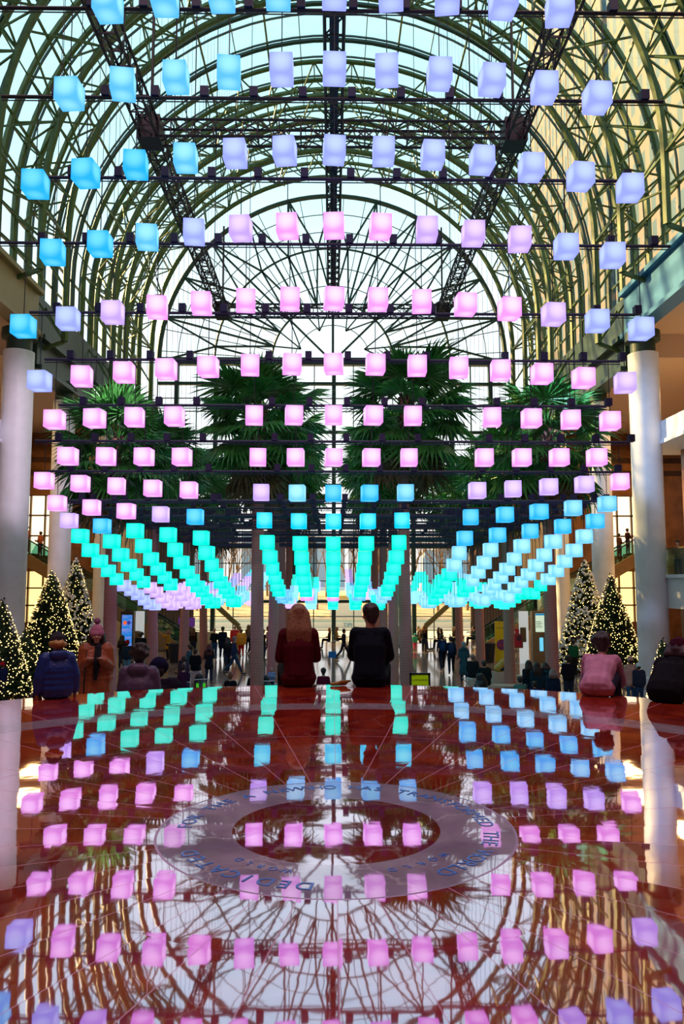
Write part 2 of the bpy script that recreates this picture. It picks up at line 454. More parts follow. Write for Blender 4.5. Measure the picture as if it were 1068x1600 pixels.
# ------------------------------------------------------------------ side walls, galleries
YF = 57.0
def side(sx):
    nm = 'right' if sx > 0 else 'left'
    # outer wall of the gallery, dark stone
    b = MB(); b.box((sx * 25.2, 33, 9.5), (0.4, 50, 19)); struct(b.build('wall_' + nm, M_brown))
    # gallery roof slab / soffit
    b = MB(); b.box((sx * 19.6, 25.5, 17.1), (11.0, 19.6, 2.0)); struct(b.build('ceiling_gallery_%s_high' % nm, mat('peach_soffit', (0.62, 0.42, 0.30), 0.6)))
    b = MB(); b.box((sx * 19.6, 46.3, 15.75), (11.0, 22.0, 1.6)); struct(b.build('ceiling_gallery_%s' % nm, mat('peach_soffit', (0.62, 0.42, 0.30), 0.6)))
    # fascia beams carrying the vault
    b = MB()
    b.box((sx * 14.1, 25.2, 17.0), (0.45, 20.4, 2.2)); b.box((sx * 14.0, 25.2, 18.0), (0.75, 20.4, 0.22)); b.box((sx * 14.0, 25.2, 15.95), (0.75, 20.4, 0.22))
    struct(b.build('trim_upper_beam_' + nm, M_teal if sx > 0 else M_tan))
    b = MB()
    b.box((sx * 14.1, 46.3, 15.2), (0.45, 21.8, 1.5)); b.box((sx * 13.95, 46.3, 15.9), (0.85, 21.8, 0.22)); b.box((sx * 14.0, 46.3, 14.45), (0.75, 21.8, 0.22))
    b.box((sx * 14.2, 46.3, 17.0), (0.25, 21.8, 2.2))
    struct(b.build('trim_lower_beam_' + nm, M_steel_dark))
    # end wall with marble panels, stripes, windows
    yw = 54.0
    b = MB()
    b.box((sx * 19.3, yw, 12.8), (12.0, 0.4, 4.6)); b.box((sx * 17.6, yw, 5.25), (3.1, 0.4, 10.5)); b.box((sx * 24.2, yw, 5.25), (2.0, 0.4, 10.5)); b.box((sx * 21.1, yw, 5.7), (4.0, 0.4, 1.0)); b.box((sx * 21.1, yw, 0.8), (4.0, 0.4, 1.6))
    w = struct(b.build('wall_end_' + nm, M_brown))
    b = MB()
    for z in (12.1, 13.0): b.box((sx * 19.3, yw - 0.23, z), (11.9, 0.06, 0.35))
    o = b.build('stripe_band', M_darkbrown, w)
    b = MB(); b.box((sx * 14.6, yw, 7.3), (2.6, 0.6, 14.6)); struct(b.build('wall_cream_' + nm, M_cream))
    # bright windows
    k = 1
    for (x0, x1, z0, z1, mm) in ((19.1, 23.2, 6.2, 10.5, M_winbright), (19.1, 23.2, 1.6, 5.2, M_winlit), (15.95, 16.25, 3.0, 9.5, M_winlit)):
        b = MB(); b.box((sx * (x0 + x1) / 2, yw + 0.1, (z0 + z1) / 2), (x1 - x0, 0.06, z1 - z0))
        wn = struct(b.build('window_%s_%d' % (nm, k), mm)); k += 1
        b = MB(); nx = max(1, int((x1 - x0) / 1.0))
        for i in range(nx + 1): b.box((sx * (x0 + (x1 - x0) * i / nx), yw - 0.05, (z0 + z1) / 2), (0.10, 0.2, z1 - z0))
        for i in range(4): b.box((sx * (x0 + x1) / 2, yw - 0.05, z0 + (z1 - z0) * i / 3), (x1 - x0, 0.2, 0.10))
        b.build('window_frame', M_bronze, wn)
    # balcony slabs nearer to the camera
    b = MB(); b.box((sx * 20.0, 31.5, 3.9), (11.0, 9, 1.3)); b.box((sx * 20.0, 31.2, 4.62), (11.2, 9, 0.14))
    struct(b.build('floor_balcony_' + nm, M_white_col))
    b = MB(); b.box((sx * 20.0, 31.5, 11.0), (11.0, 9, 0.9)); b.box((sx * 20.0, 31.5, 10.5), (11.2, 9.2, 0.16))
    struct(b.build('floor_upper_balcony_' + nm, M_white_col))
    b = MB(); b.box((sx * 20.5, 34.5, 7.6), (9, 0.4, 5.9)); struct(b.build('wall_balcony_' + nm, M_brown))
    b = MB(); b.box((sx * 18.4, 34.2, 7.0), (1.6, 0.1, 3.6)); wn = struct(b.build('window_%s_%d' % (nm, k), M_winlit))
    b = MB()
    for z in (5.3, 6.4, 7.6, 8.8): b.box((sx * 18.4, 34.1, z), (1.7, 0.12, 0.08))
    for x in (17.6, 19.2): b.box((sx * x, 34.1, 7.0), (0.1, 0.12, 3.6))
    b.build('window_frame', M_bronze, wn)
    b = MB(); b.box((sx * 20.5, 34.5, 1.6), (9.6, 0.4, 3.2)); w2 = struct(b.build('wall_under_balcony_' + nm, M_darkbrown))
    b = MB(); b.box((sx * 14.75, 31.5, 5.25), (0.04, 9, 1.1)); rl = b.build('balcony_railing', M_rail_glass)
    tag(rl, ('glass balcony railing above the white slab behind the ' + ('blue-lit' if sx > 0 else 'lilac-lit') + ' near column'), 'railing')
    b = MB(); b.box((sx * 14.75, 31.5, 5.83), (0.08, 9, 0.06)); b.build('handrail', M_bronze, rl)
for sx in (1, -1): side(sx)

# the closed rear part of the hall, behind and above the landing
M_rear = mat('dark_rear_stone', (0.16, 0.09, 0.07), 0.5, noise=0.2, nscale=1)
b = MB(); b.box((0, -9, 12), (52, 0.5, 24)); struct(b.build('wall_back', M_rear))
for sx_, nm_ in ((1, 'right'), (-1, 'left')):
    b = MB(); b.box((sx_ * 16.5, 3.0, 12), (0.5, 24, 24)); struct(b.build('wall_rear_' + nm_, M_rear))
b = MB(); b.box((0, 2.5, 24.3), (34, 23.5, 0.6)); struct(b.build('ceiling_rear', M_rear))
b = MB(); b.box((0, 14.1, 31), (34, 0.4, 14)); struct(b.build('wall_header', M_rear))
# fluted panels on both sides of the glass end wall
for sx, nm in ((1, 'right'), (-1, 'left')):
    b = MB(); x = 10.0
    while x < 13.2:
        b.lathe([(0.11, 0.0), (0.11, 9.3)], c=(sx * x, YF - 1.6, 0), n=8); x += 0.2
    b.box((sx * 11.6, YF - 1.5, 4.65), (3.3, 0.1, 9.3))
    struct(b.build('wall_fluted_' + nm, M_curtain))

# columns
def column(X, Y, d, zt, label):
    o = empty('column', (X, Y, 0), 0, label, 'column', 'tall round columns along the hall')
    b = MB(); b.lathe([(d / 2 * 1.0, 0.0), (d / 2, zt)], n=40); b.build('shaft', M_white_col, o, smooth=True)
    b = MB(); b.lathe([(d / 2 * 0.82, zt), (d / 2 * 0.82, zt + 0.55), (d / 2 * 1.15, zt + 0.6), (d / 2 * 1.15, zt + 1.0), (0.001, zt + 1.0)], n=40); b.build('capital', M_steel_dark, o)
    b = MB(); b.lathe([(d / 2 + 0.06, 0.0), (d / 2 + 0.06, 0.25), (d / 2, 0.3)], n=40); b.build('base', M_white_col, o)
for sx, w in ((1, 'right'), (-1, 'left')):
    side_w = ('blue-lit', 'right') if sx > 0 else ('lilac-lit', 'left')
    column(sx * 14.0, 33.7, 1.32, 14.6, 'thick %s white round column nearest the camera on the %s side' % side_w)
    column(sx * 14.2, 40.2, 1.12, 13.9, 'white round column, second from the camera on the %s, behind a Christmas tree' % w)
    column(sx * 14.2, 47.6, 0.98, 13.9, 'slim cream white column, third from the camera on the %s side' % w)

# ------------------------------------------------------------------ glazed vault
VC, RI, RO = 21.0, 12.9, 14.5
def arc(Y, r, zleg, n=48, a0=0.0, a1=pi):
    pts = []
    if zleg is not None: pts.append((r, Y, zleg))
    for i in range(n + 1):
        a = a0 + (a1 - a0) * i / n; pts.append((r * cos(a), Y, VC + r * sin(a)))
    if zleg is not None: pts.append((-r, Y, zleg))
    return pts
b = MB()
def gl_strip(y0, y1, zl):
    A = arc(y0, RO + 0.12, zl); B = arc(y1, RO + 0.12, zl); n = len(A)
    b.add(A + B, [(i, i + 1, n + i + 1, n + i) for i in range(n - 1)])
gl_strip(14, 35.4, 18.0); gl_strip(35.4, YF, 16.0)
ceil = struct(b.build('ceiling', M_glass, smooth=True))
arches = [19.0, 24.0, 28.3, 32.9, 36.2, 44.2, 46.8, 50.2, 53.6]
prev = None
NA = 20
for Y in arches:
    zl = 18.1 if Y < 35 else 15.9
    b = MB()
    b.tube(arc(Y, RI, zl), 0.17, 6)
    for dy in (-0.85, 0.85): b.tube(arc(Y + dy, RO, zl), 0.15, 6)
    b.bar((RI, Y, zl), (RO, Y, zl - 0.6), 0.16); b.bar((-RI, Y, zl), (-RO, Y, zl - 0.6), 0.16)
    for i in range(NA + 1):
        a = pi * i / NA; p = Vector((RI * cos(a), Y, VC + RI * sin(a)))
        for dy in (-0.85, 0.85):
            for da in (-0.5, 0.5):
                a2 = pi * (i + da) / NA
                if 0 <= a2 <= pi: b.bar(p, (RO * cos(a2), Y + dy, VC + RO * sin(a2)), 0.07)
        if i < NA:
            a2 = pi * (i + 0.5) / NA
            b.bar((RO * cos(a2), Y - .85, VC + RO * sin(a2)), (RO * cos(a2), Y + .85, VC + RO * sin(a2)), 0.07)
    for s_ in (-1, 1):
        for j in range(2):
            z0 = zl + (VC - zl) * j / 2; z1 = zl + (VC - zl) * (j + 1) / 2
            for dy in (-.85, .85): b.bar((s_ * RI, Y, z0), (s_ * RO, Y + dy, z1), 0.07)
    b.build('arch_truss', M_steel, ceil)
    prev = Y
# struts from arch to arch
b = MB()
for i in range(len(arches) - 1):
    y0, y1 = arches[i], arches[i + 1]
    if y1 - y0 > 6: continue
    for k in range(0, NA + 1, 2):
        a = pi * k / NA; a2 = pi * min(NA, k + 1) / NA; a3 = pi * max(0, k - 1) / NA
        P = lambda r, aa, yy: (r * cos(aa), yy, VC + r * sin(aa))
        b.bar(P(RI, a, y0), P(RO, a2, (y0 + y1) / 2), 0.075); b.bar(P(RI, a, y0), P(RO, a3, (y0 + y1) / 2), 0.075)
        b.bar(P(RI, a, y1), P(RO, a2, (y0 + y1) / 2), 0.075); b.bar(P(RI, a, y1), P(RO, a3, (y0 + y1) / 2), 0.075)
        if k % 4 == 0: b.bar(P(RI, a, y0), P(RI, a, y1), 0.09)
b.build('cross_strut', M_steel, ceil)
# purlins and glazing bars
b = MB()
for k in range(0, 25):
    a = pi * k / 24
    b.bar((RO * cos(a), 14, VC + RO * sin(a)), (RO * cos(a), YF, VC + RO * sin(a)), 0.10 if k % 2 == 0 else 0.05)
for s_ in (-1, 1):
    for z in (16.0, 18.1, 19.5): b.bar((s_ * RO, 14 if z > 18 else 35.4, z), (s_ * RO, YF, z), 0.09)
b.build('purlin', M_steel, ceil)
b = MB(); y = 15.0
while y < YF:
    b.tube(arc(y, RO + 0.06, 18.0 if y < 35.4 else 16.0, n=40), 0.06, 4); y += 1.75
for y in (38.6, 41.4): b.tube(arc(y, RO - 0.1, 16.0, n=40), 0.14, 6)
b.build('glazing_bar', M_steel_dark, ceil)

# ------------------------------------------------------------------ glass end wall (facade)
b = MB()
n = 48; RL = 13.1
ring = [(RL * cos(pi * i / n), YF, VC + RL * sin(pi * i / n)) for i in range(n + 1)]
b.add(ring, [tuple(range(n + 1))])
b.add([(-RL, YF, 0), (RL, YF, 0), (RL, YF, VC), (-RL, YF, VC)], [(0, 1, 2, 3)])
fac = struct(b.build('window_1', M_fglass))
b = MB()
for r_, w in ((RL, 0.32), (8.9, 0.14), (4.6, 0.14)):
    b.tube([(r_ * cos(pi * i / n), YF - 0.2, VC + r_ * sin(pi * i / n)) for i in range(n + 1)], w / 2 * 1.2, 6)
for k in range(13):
    a = pi * k / 12; r0_ = 0.3 if k % 3 == 0 else 4.6
    b.bar((r0_ * cos(a), YF - .2, VC + r0_ * sin(a)), (RL * cos(a), YF - .2, VC + RL * sin(a)), 0.14)
    if k < 12:
        a2 = pi * (k + 1) / 12; am = (a + a2) / 2
        Q = lambda r, aa: (r * cos(aa), YF - .2, VC + r * sin(aa))
        b.bar(Q(4.6, a), Q(8.9, am), 0.13); b.bar(Q(4.6, a2), Q(8.9, am), 0.13)
        b.bar(Q(8.9, am), Q(RL, a), 0.13); b.bar(Q(8.9, am), Q(RL, a2), 0.13)
        b.bar(Q(4.6, a), Q(2.6, pi * (k // 3 * 3 + 1.5) / 12), 0.09)
b.build('lunette_rib', M_steel_dark, fac)
b = MB()
for r_ in (2.9, 6.0, 7.4, 10.3, 11.7):
    b.tube([(r_ * cos(pi * i / n), YF - .05, VC + r_ * sin(pi * i / n)) for i in range(n + 1)], 0.035, 4)
for k in range(24):
    a = pi * (k + .5) / 24
    b.bar((4.6 * cos(a), YF - .05, VC + 4.6 * sin(a)), (RL * cos(a), YF - .05, VC + RL * sin(a)), 0.05)
b.build('glazing_bar', M_steel_dark, fac)
b = MB()
b.box((0, YF - .2, VC), (2 * RL, 0.5, 0.55)); b.box((0, YF - .2, VC - 1.7), (2 * RL, 0.3, 0.22))
for z in (3.0, 7.0, 11.6, 15.6): b.box((0, YF - .2, z), (2 * RL, 0.22, 0.22))
for i in range(-4, 5):
    b.box((i * 2.95 + 0.1, YF - .2, VC / 2), (0.30, 0.45, VC))
b.build('frame', M_steel_dark, fac)
b = MB()
for z in (4.5, 5.8, 8.4, 9.9, 13.0, 14.3, 17.2, 18.2): b.box((0, YF - .1, z), (2 * RL, 0.08, 0.07))
for z in (0.9, 1.9): b.box((0, YF - .1, z), (2 * RL, 0.06, 0.06))
for i in range(-9, 10): b.box((i * 1.475 + 0.1, YF - .1, VC / 2), (0.07, 0.1, VC))
b.build('mullion', M_steel_dark, fac)
# masonry beside the vault at the far end
for sx, nm in ((1, 'right'), (-1, 'left')):
    b = MB(); b.box((sx * 19.5, YF + .3, 9), (12.6, 0.5, 18)); struct(b.build('wall_far_' + nm, M_cream))
# raking struts outside the glass
for sx, w in ((-1, 'left'), (1, 'right')):
    b = MB(); b.bar((sx * 6.6, YF - 2.0, 1.3), (sx * 10.3, YF - 2.0, 4.6), 0.28, 0.34)
    o = b.build('raking_strut', mat('olive_steel', (0.20, 0.16, 0.05), 0.4))
    tag(o, 'olive raking steel strut leaning in front of the glass, %s side' % w, 'strut')
    b = MB(); b.box((sx * 6.6, YF - 2.0, 0.65), (0.3, 0.3, 1.3)); b.build('post', MATS['olive_steel'], o)

# ------------------------------------------------------------------ lanterns: measured rows
P = 0.75
row_c = [-14, 108, 235, 353, 467, 569, 649, 715, 771, 815, 850, 873, 891, 905, 916, 924, 930]       # centre lantern, image row
row_e = [10, 150, 291, 397, 512, 597, 657, 714, 752, 787, 814, 838, 860, 877, 892, 905, 915]        # end lantern
row_k = [4, 5, 6, 6, 7, 7, 7, 7, 8]
pipe_y = [-150, 17, 155, 280, 382, 490, 563, 634, 690, 737, 783]
NROW = 35
def row_Y(i): return P * (13.78 + 1.06 * (i - 1))
def kmax(i): return row_k[i] if i < len(row_k) else 8
def lantern_z(i, k):
    Y = row_Y(i)
    if i < len(row_c):
        c = at(519, row_c[i], Y).z; e_ = at(519, row_e[i], Y).z
        return c + (e_ - c) * (k / kmax(i)) ** 2
    t = (i - 16) / 18.0; c16 = at(519, 930, Y).z
    z = CZ - 0.28 - 0.30 * sin(min(1, t * 1.5) * pi) + 0.9 * max(0, t - 0.45) * (1 + 0.9 * cos(k * 0.9 + i * 0.5))
    return z + 0.16 * sin(i * 0.8 + k * 0.7)
def pipe_z(i):
    if i < len(pipe_y): return at(519, pipe_y[i], row_Y(i)).z
    return CZ + 1.86 + 0.12 * sin(i * 1.3)
PAL = {'azure': ((0.02, 0.42, 0.98), (0.16, 0.68, 1.0)), 'sky blue': ((0.10, 0.48, 1.0), (0.32, 0.78, 1.05)), 'periwinkle': ((0.30, 0.36, 1.0), (0.50, 0.62, 1.1)),
       'lilac': ((0.52, 0.34, 0.98), (0.80, 0.62, 1.15)), 'pink': ((0.86, 0.30, 0.92), (1.2, 0.72, 1.2)), 'cyan': ((0.0, 0.58, 0.92), (0.14, 0.85, 1.0)),
       'turquoise': ((0.0, 0.88, 0.66), (0.05, 1.0, 0.78)), 'pale blue': ((0.16, 0.58, 1.0), (0.40, 0.85, 1.1))}
LMAT = {k: lantern_mat('glowing_shade_' + k.replace(' ', '_'), *v) for k, v in PAL.items()}
def colour(i, k):
    if i <= 1: return 'sky blue' if k <= -1 - (i == 1) * 1 else 'periwinkle'
    if i == 2: return 'azure' if k <= -4 else 'sky blue' if k == -3 else 'periwinkle'
    if i == 3: return 'azure' if k <= -5 else 'sky blue' if k == -4 else 'periwinkle' if k in (-3, 5, 6) else 'lilac' if k in (-2, 2, 3, 4) else 'pink' if abs(k) <= 1 else 'lilac'
    if i == 4: return 'azure' if k == -7 else 'periwinkle' if k in (-6, 6, 7) else 'lilac' if k in (-5, 5) else 'pink'
    if i == 5: return 'periwinkle' if k == -7 else 'lilac' if k == 7 else 'pink'
    if i in (6, 7): return 'pink'
    if i == 8: return 'pink' if k <= -4 or k == 8 else {-2: 'lilac', -1: 'pale blue', 0: 'azure', 1: 'azure', 2: 'sky blue', 3: 'periwinkle'}.get(k, 'lilac')
    if i == 9: return 'pink' if k <= -6 else 'lilac' if k == -5 else 'azure' if k == -4 else 'cyan' if k <= 2 else 'azure' if k <= 6 else 'sky blue'
    if i == 10: return 'lilac' if k == -8 else 'azure' if k == -7 else 'turquoise' if k <= 2 else 'azure'
    if i <= 15: return 'turquoise' if k < 4 + (i - 11) // 2 and k <= 6 else 'pale blue'
    v = sin(k * 0.85 + i * 0.33) + 0.6 * sin(i * 0.7 - k * 0.4)
    if k <= -6: return 'lilac' if v > -0.3 else 'periwinkle'
    if k > 2: return 'turquoise' if v > -.1 else 'pale blue'
    return 'turquoise' if v > 0.75 else 'pale blue' if v > -0.2 else 'sky blue' if v > -0.8 else 'lilac' if v > -1.3 else 'pink'
LS = 0.325
def lantern_bm():
    bm = bmesh.new(); bmesh.ops.create_cube(bm, size=LS)
    bmesh.ops.bevel(bm, geom=bm.edges[:], offset=0.012, segments=2, affect='EDGES', profile=0.5)
    return bm
bm_ = lantern_bm()
LME = {}
for k_, m_ in LMAT.items():
    me = bpy.data.meshes.new('lantern'); bm_.to_mesh(me); me.materials.append(m_); LME[k_] = me
bm_.free()
cable_me = MB().tube([(0, 0, 0), (0, 0, 1)], 0.008, 5).mesh('cable', M_black)
bb = MB(); bb.box((0, 0, 0.085), (0.12, 0.14, 0.15)); bb.tube([(0, 0, 0), (0, 0, 0.06)], 0.02, 6)
winch_me = bb.mesh('winch', M_navy)
rnd = random.Random(3)
n_ind = 0
STUFF = MB(); SM = list(PAL); stuff_cab = MB()
for i in range(0, NROW):
    Y = row_Y(i); pz = pipe_z(i); km = kmax(i)
    ext = (km + 2.3) * P if i < 2 else (km + 0.75) * P if i < 5 else (km + 0.3) * P
    if i > 0:
        b = MB(); b.tube([(-ext, 0, 0), (ext, 0, 0)], 0.028, 8)
        b.tube([(-ext, 0.0, -0.06), (ext, 0.0, -0.06)], 0.010, 5)
        o = b.build('rigging_pipe', M_navy if i > 2 else M_black, loc=(0.02, Y, pz))
        hb = MB()
        for hx in (-ext * .82, ext * .82): hb.tube([(hx, 0, 0), (hx, 0, VC + sqrt(RI * RI - hx * hx) - pz)], 0.006, 4)
        hb.build('hanger_cable', M_black, o)
        tag(o, 'black rigging pipe carrying the %s row of lanterns from the top' % ORD[i + 1], 'rigging pipe', 'pipes holding up the lantern rows')
    ks = [k for k in range(-km, km + 1) if not (abs(k) == 3 and i >= 6)]
    for n_k, k in enumerate(ks):
        z = lantern_z(i, k); X = k * P + 0.02
        if z > pz - 0.3: z = pz - 0.3
        col_ = colour(i, k)
        if i > 0 and i < 24:
            w_ = link('winch', winch_me, o, (k * P + 0.36 * P, 0, 0.0))
        if i <= 20:
            L_ = link('lantern', LME[col_], None, (X, Y, z), rnd.uniform(-0.13, 0.13))
            tag(L_, '%s glowing cube lantern, %s from the left in the %s row from the top' % (col_, ORD[n_k + 1], ORD[i + 1]), 'lantern', 'glowing cube lanterns hanging in rows')
            c_ = link('cable', cable_me, L_, (0, 0, LS / 2)); c_.scale = (1, 1, max(0.05, pz - z - LS / 2 + .01))
            n_ind += 1
        else:
            STUFF.m = SM.index(col_); STUFF.box((X, Y, z), (LS, LS, LS), rnd.uniform(-0.13, 0.13))
            stuff_cab.tube([(X, Y, z + LS / 2), (X, Y, pz)], 0.008, 4)
def flat_lantern_mat(name, col):
    return mat(name, (0.1, 0.1, 0.1), emit=col, estr=LANTERN_GAIN * 1.1)
o = STUFF.build('distant_lantern', [flat_lantern_mat('distant_shade_' + k.replace(' ', '_'), tuple(0.6 * a + 0.4 * c for a, c in zip(*PAL[k]))) for k in SM])
tag(o, 'mass of small blue, turquoise and lilac cube lanterns hanging far back among the palms', 'lantern', 'glowing cube lanterns hanging in rows', 'stuff')
stuff_cab.build('cable', M_black, o)
print('individual lanterns', n_ind)

# ------------------------------------------------------------------ overhead box trusses
ZT = CZ + 9.25
def box_truss(a, b_, w, label, vert=True):
    a, b_ = Vector(a), Vector(b_); d = (b_ - a); L = d.length; z = d / L
    side_ = Vector((1, 0, 0)) if abs(z.y) > 0.5 else Vector((0, 1, 0)); up = Vector((0, 0, 1))
    m = MB(); h = w / 2; cs = [side_ * (sx * h) + up * (sz * h) for sx, sz in ((-1, -1), (1, -1), (1, 1), (-1, 1))]
    for c in cs: m.tube([c, d + c], 0.028, 6)
    o = m.build('rigging_truss', M_black, loc=a); tag(o, label, 'truss', 'black lighting trusses above the lanterns')
    m = MB(); n = int(L / 0.42)
    for j in range(n):
        p0 = d * (j / n); p1 = d * ((j + 1) / n)
        for q in range(4):
            c0, c1 = cs[q], cs[(q + 1) % 4]
            m.bar(p0 + c0, p0 + c1, 0.022)
            m.bar(p0 + (c0 if j % 2 else c1), p1 + (c1 if j % 2 else c0), 0.02)
    m.build('lacing', M_black, o)
    m = MB()
    for t in (0.12, 0.5, 0.88):
        p = d * t; wx = a.x + p.x; m.tube([p, p + Vector((0, 0, VC + sqrt(RI * RI - wx * wx) - a.z))], 0.012, 5)
    m.build('hanger_cable', M_black, o)
    return o
for X, w_, lab in ((-3.75, 0.34, 'long black box truss slanting back over the lanterns, left of the centre'), (3.75, 0.34, 'long black box truss slanting back over the lanterns, right of the centre'), (0.02, 0.32, 'long black box truss running back along the middle of the vault')):
    t_ = box_truss((X, 9.0, ZT), (X, 25.6 if X else 35, ZT), w_, lab)
    m = MB(); m.box((0, 8.0, -0.05), (w_ * 0.5, 13.5, 0.07)) if abs(X) < 1 else None
    if m.v: m.build('cable_bundle', M_navy, t_)
for Y, lab in ((15.1, 'nearer black box truss crossing under the vault'), (25.5, 'farther black box truss crossing under the vault just above the palms')):
    t_ = box_truss((-3.75, Y, ZT + .02), (3.75, Y, ZT + .02), 0.36, lab)
    for X in (0, 7.5):
        m = MB(); m.box((X, 0, 0), (0.46, 0.5, 0.5)); m.tube([(X, 0, .2), (X, 0, 3)], 0.03, 6); m.build('chain_hoist', M_black, t_)

# ------------------------------------------------------------------ palms
def leaf_mat():
    m = mat('palm_leaf', (0.05, 0.24, 0.045), 0.4, noise=0.5, nscale=3)
    return m
M_leaf = leaf_mat(); M_leaf_dry = mat('dry_palm_leaf', (0.12, 0.09, 0.035), 0.6, noise=0.4, nscale=3)
def bark_mat():
    m = bpy.data.materials.new('palm_bark'); m.use_nodes = True; nt = m.node_tree; b = nt.nodes['Principled BSDF']; N = nt.nodes.new; L = nt.links.new
    tc = N('ShaderNodeTexCoord'); wv = N('ShaderNodeTexWave'); wv.bands_direction = 'Z'; wv.inputs['Scale'].default_value = 3.6; wv.inputs['Distortion'].default_value = 5.0; wv.inputs['Detail'].default_value = 3
    rp = N('ShaderNodeValToRGB'); rp.color_ramp.elements[0].color = (0.44, 0.18, 0.155, 1); rp.color_ramp.elements[1].color = (0.50, 0.215, 0.185, 1)
    L(tc.outputs['Object'], wv.inputs['Vector']); L(wv.outputs['Fac'], rp.inputs[0]); L(rp.outputs[0], b.inputs['Base Color'])
    bp = N('ShaderNodeBump'); bp.inputs['Strength'].default_value = 0.2; bp.inputs['Distance'].default_value = 0.02; L(wv.outputs['Fac'], bp.inputs['Height']); L(bp.outputs[0], b.inputs['Normal'])
    b.inputs['Roughness'].default_value = 0.8
    return m
M_bark = bark_mat()
def frond_mesh(seed, m):
    """fan leaf: petiole along +X then a folded fan of pointed segments"""
    r = random.Random(seed); b = MB()
    pl = 1.15
    b.tube([(0, 0, 0), (pl * .5, 0, .06), (pl, 0, 0)], [0.03, 0.022, 0.015], 5)
    n = 30; BL = 1.15
    for i in range(n):
        a = R_(-125 + 250 * i / (n - 1)); a2 = R_(250 / (n - 1) * 0.5)
        L = BL * (0.72 + 0.28 * cos(a * 0.8)) * r.uniform(.9, 1.05)
        fold = 0.045 * (1 if i % 2 else -1)
        droop = -0.30 * r.uniform(.6, 1.3)
        def pt(rr, aa, z): return (pl + rr * cos(aa), rr * sin(aa), z)
        q = [pt(0, a, 0), pt(L * .55, a - a2, -fold + droop * .12 - abs(sin(a)) * .10), pt(L * .55, a + a2, fold + droop * .12 - abs(sin(a)) * .10),
             pt(L * .8, a - a2 * .35, droop * .45 - abs(sin(a)) * .2), pt(L * .8, a + a2 * .35, droop * .45 - abs(sin(a)) * .2), pt(L, a, droop - abs(sin(a)) * .25)]
        b.add(q, [(0, 1, 2), (1, 3, 4, 2), (3, 5, 4)])
    return b.mesh('frond', m)
FR = [frond_mesh(s, M_leaf) for s in (1, 2, 3)]; FRD = [frond_mesh(s, M_leaf_dry) for s in (5, 6)]
def palm(X, Y, h, label, rs):
    r = random.Random(rs)
    o = empty('palm_tree', (X, Y, 0), r.uniform(0, 6), label, 'palm tree', 'palm trees planted in rows in the hall')
    pts = []; rad = []
    n = 44; bx, by = r.uniform(-.12, .12), r.uniform(-.12, .12)
    for i in range(n + 1):
        t = i / n; pts.append((bx * sin(t * 3), by * sin(t * 3), t * h)); rad.append((0.235 - 0.06 * t + (0.05 if t < .02 else 0)) * (1.008 if i % 2 else 0.995))
    b = MB(); b.tube(pts, rad, 14); b.build('trunk', M_bark, o, smooth=True)
    # old leaf boots under the crown
    b = MB()
    for i in range(110):
        t = i / 110; a = i * 2.4; z = h - 2.6 * t; rr = 0.22 + 0.02 * (i % 3)
        p = Vector((rr * .75 * cos(a), rr * .75 * sin(a), z)); q = Vector((rr * 1.25 * cos(a), rr * 1.25 * sin(a), z + 0.16)); b.bar(p, q, 0.07, 0.03)
    b.build('leaf_boots', mat('dark_leaf_boot', (0.10, 0.05, 0.05), .8), o)
    nf = 46
    for i in range(nf):
        t = i / (nf - 1); az = i * 2.39996 + r.uniform(-.2, .2)
        el = R_(82 - 150 * t ** 0.85 + r.uniform(-8, 8))
        dry = t > 0.86
        f = link('frond', r.choice(FRD if dry else FR), o, (0, 0, h - 0.15 - 0.9 * t))
        s_ = r.uniform(1.0, 1.28) * (0.82 if t < .15 else 1.0); f.scale = (s_, s_, s_)
        f.rotation_euler = (r.uniform(-.4, .4), -el, az)
        if dry: f['label'] = 'dry drooping frond'
for j, Y in enumerate((26.0, 32.3, 38.6, 44.9)):
    for X, nm in ((-7.38, 'outermost left'), (-2.5, 'inner left'), (2.53, 'inner right'), (7.38, 'outermost right')):
        palm(X, Y, (10.5 if abs(X) < 5 else 9.5) + 0.3 * sin(j * 2 + X), 'tall fan palm, %s line, %s from the camera' % (nm, ('nearest', 'second', 'third', 'farthest')[j]), int(j * 10 + X * 3 + 100))

# ------------------------------------------------------------------ Christmas trees
M_needle = mat('fir_needles', (0.012, 0.04, 0.014), 0.7, noise=0.4, nscale=5)
M_bulb = mat('warm_string_light', (1, .8, .4), emit=(1.0, 0.68, 0.22), estr=5.5)
M_bauble = mat('white_bauble', (0.9, 0.86, 0.84), 0.3, spec=0.8)
def xmas_mesh(h, r, seed):
    rr = random.Random(seed); b = MB()
    b.lathe([(r * .80, h * .05), (r * .5, h * .42), (r * .22, h * .75), (0.01, h * .97)], n=16)
    for i in range(int(4200 * r * h / 7)):
        t = 1 - sqrt(rr.random()); t = min(t, 0.985); a = rr.uniform(0, 2 * pi)
        R1 = r * (1 - t) ** 0.82 * (1 + .07 * sin(t * 60 + a * 3)); z = h * (0.03 + .97 * t)
        base = Vector((R1 * .72 * cos(a), R1 * .72 * sin(a), z)); tip = Vector((R1 * 1.04 * cos(a + rr.uniform(-.15, .15)), R1 * 1.04 * sin(a + rr.uniform(-.15, .15)), z + rr.uniform(-.06, .13)))
        side_ = Vector((-sin(a), cos(a), rr.uniform(-.5, .5))) * 0.05
        mid = (base + tip) / 2
        b.add([base, mid + side_, tip, mid - side_], [(0, 1, 2, 3)])
    return b.mesh('foliage', M_needle)
def scatter_pts(h, r, n, seed, off=1.03):
    rr = random.Random(seed); P_ = []
    for i in range(n):
        t = 1 - sqrt(rr.random()); t = min(t, 0.98); a = rr.uniform(0, 2 * pi)
        R1 = r * (1 - t) ** 0.82 * off; P_.append((R1 * cos(a), R1 * sin(a), h * (0.03 + .97 * t)))
    return P_
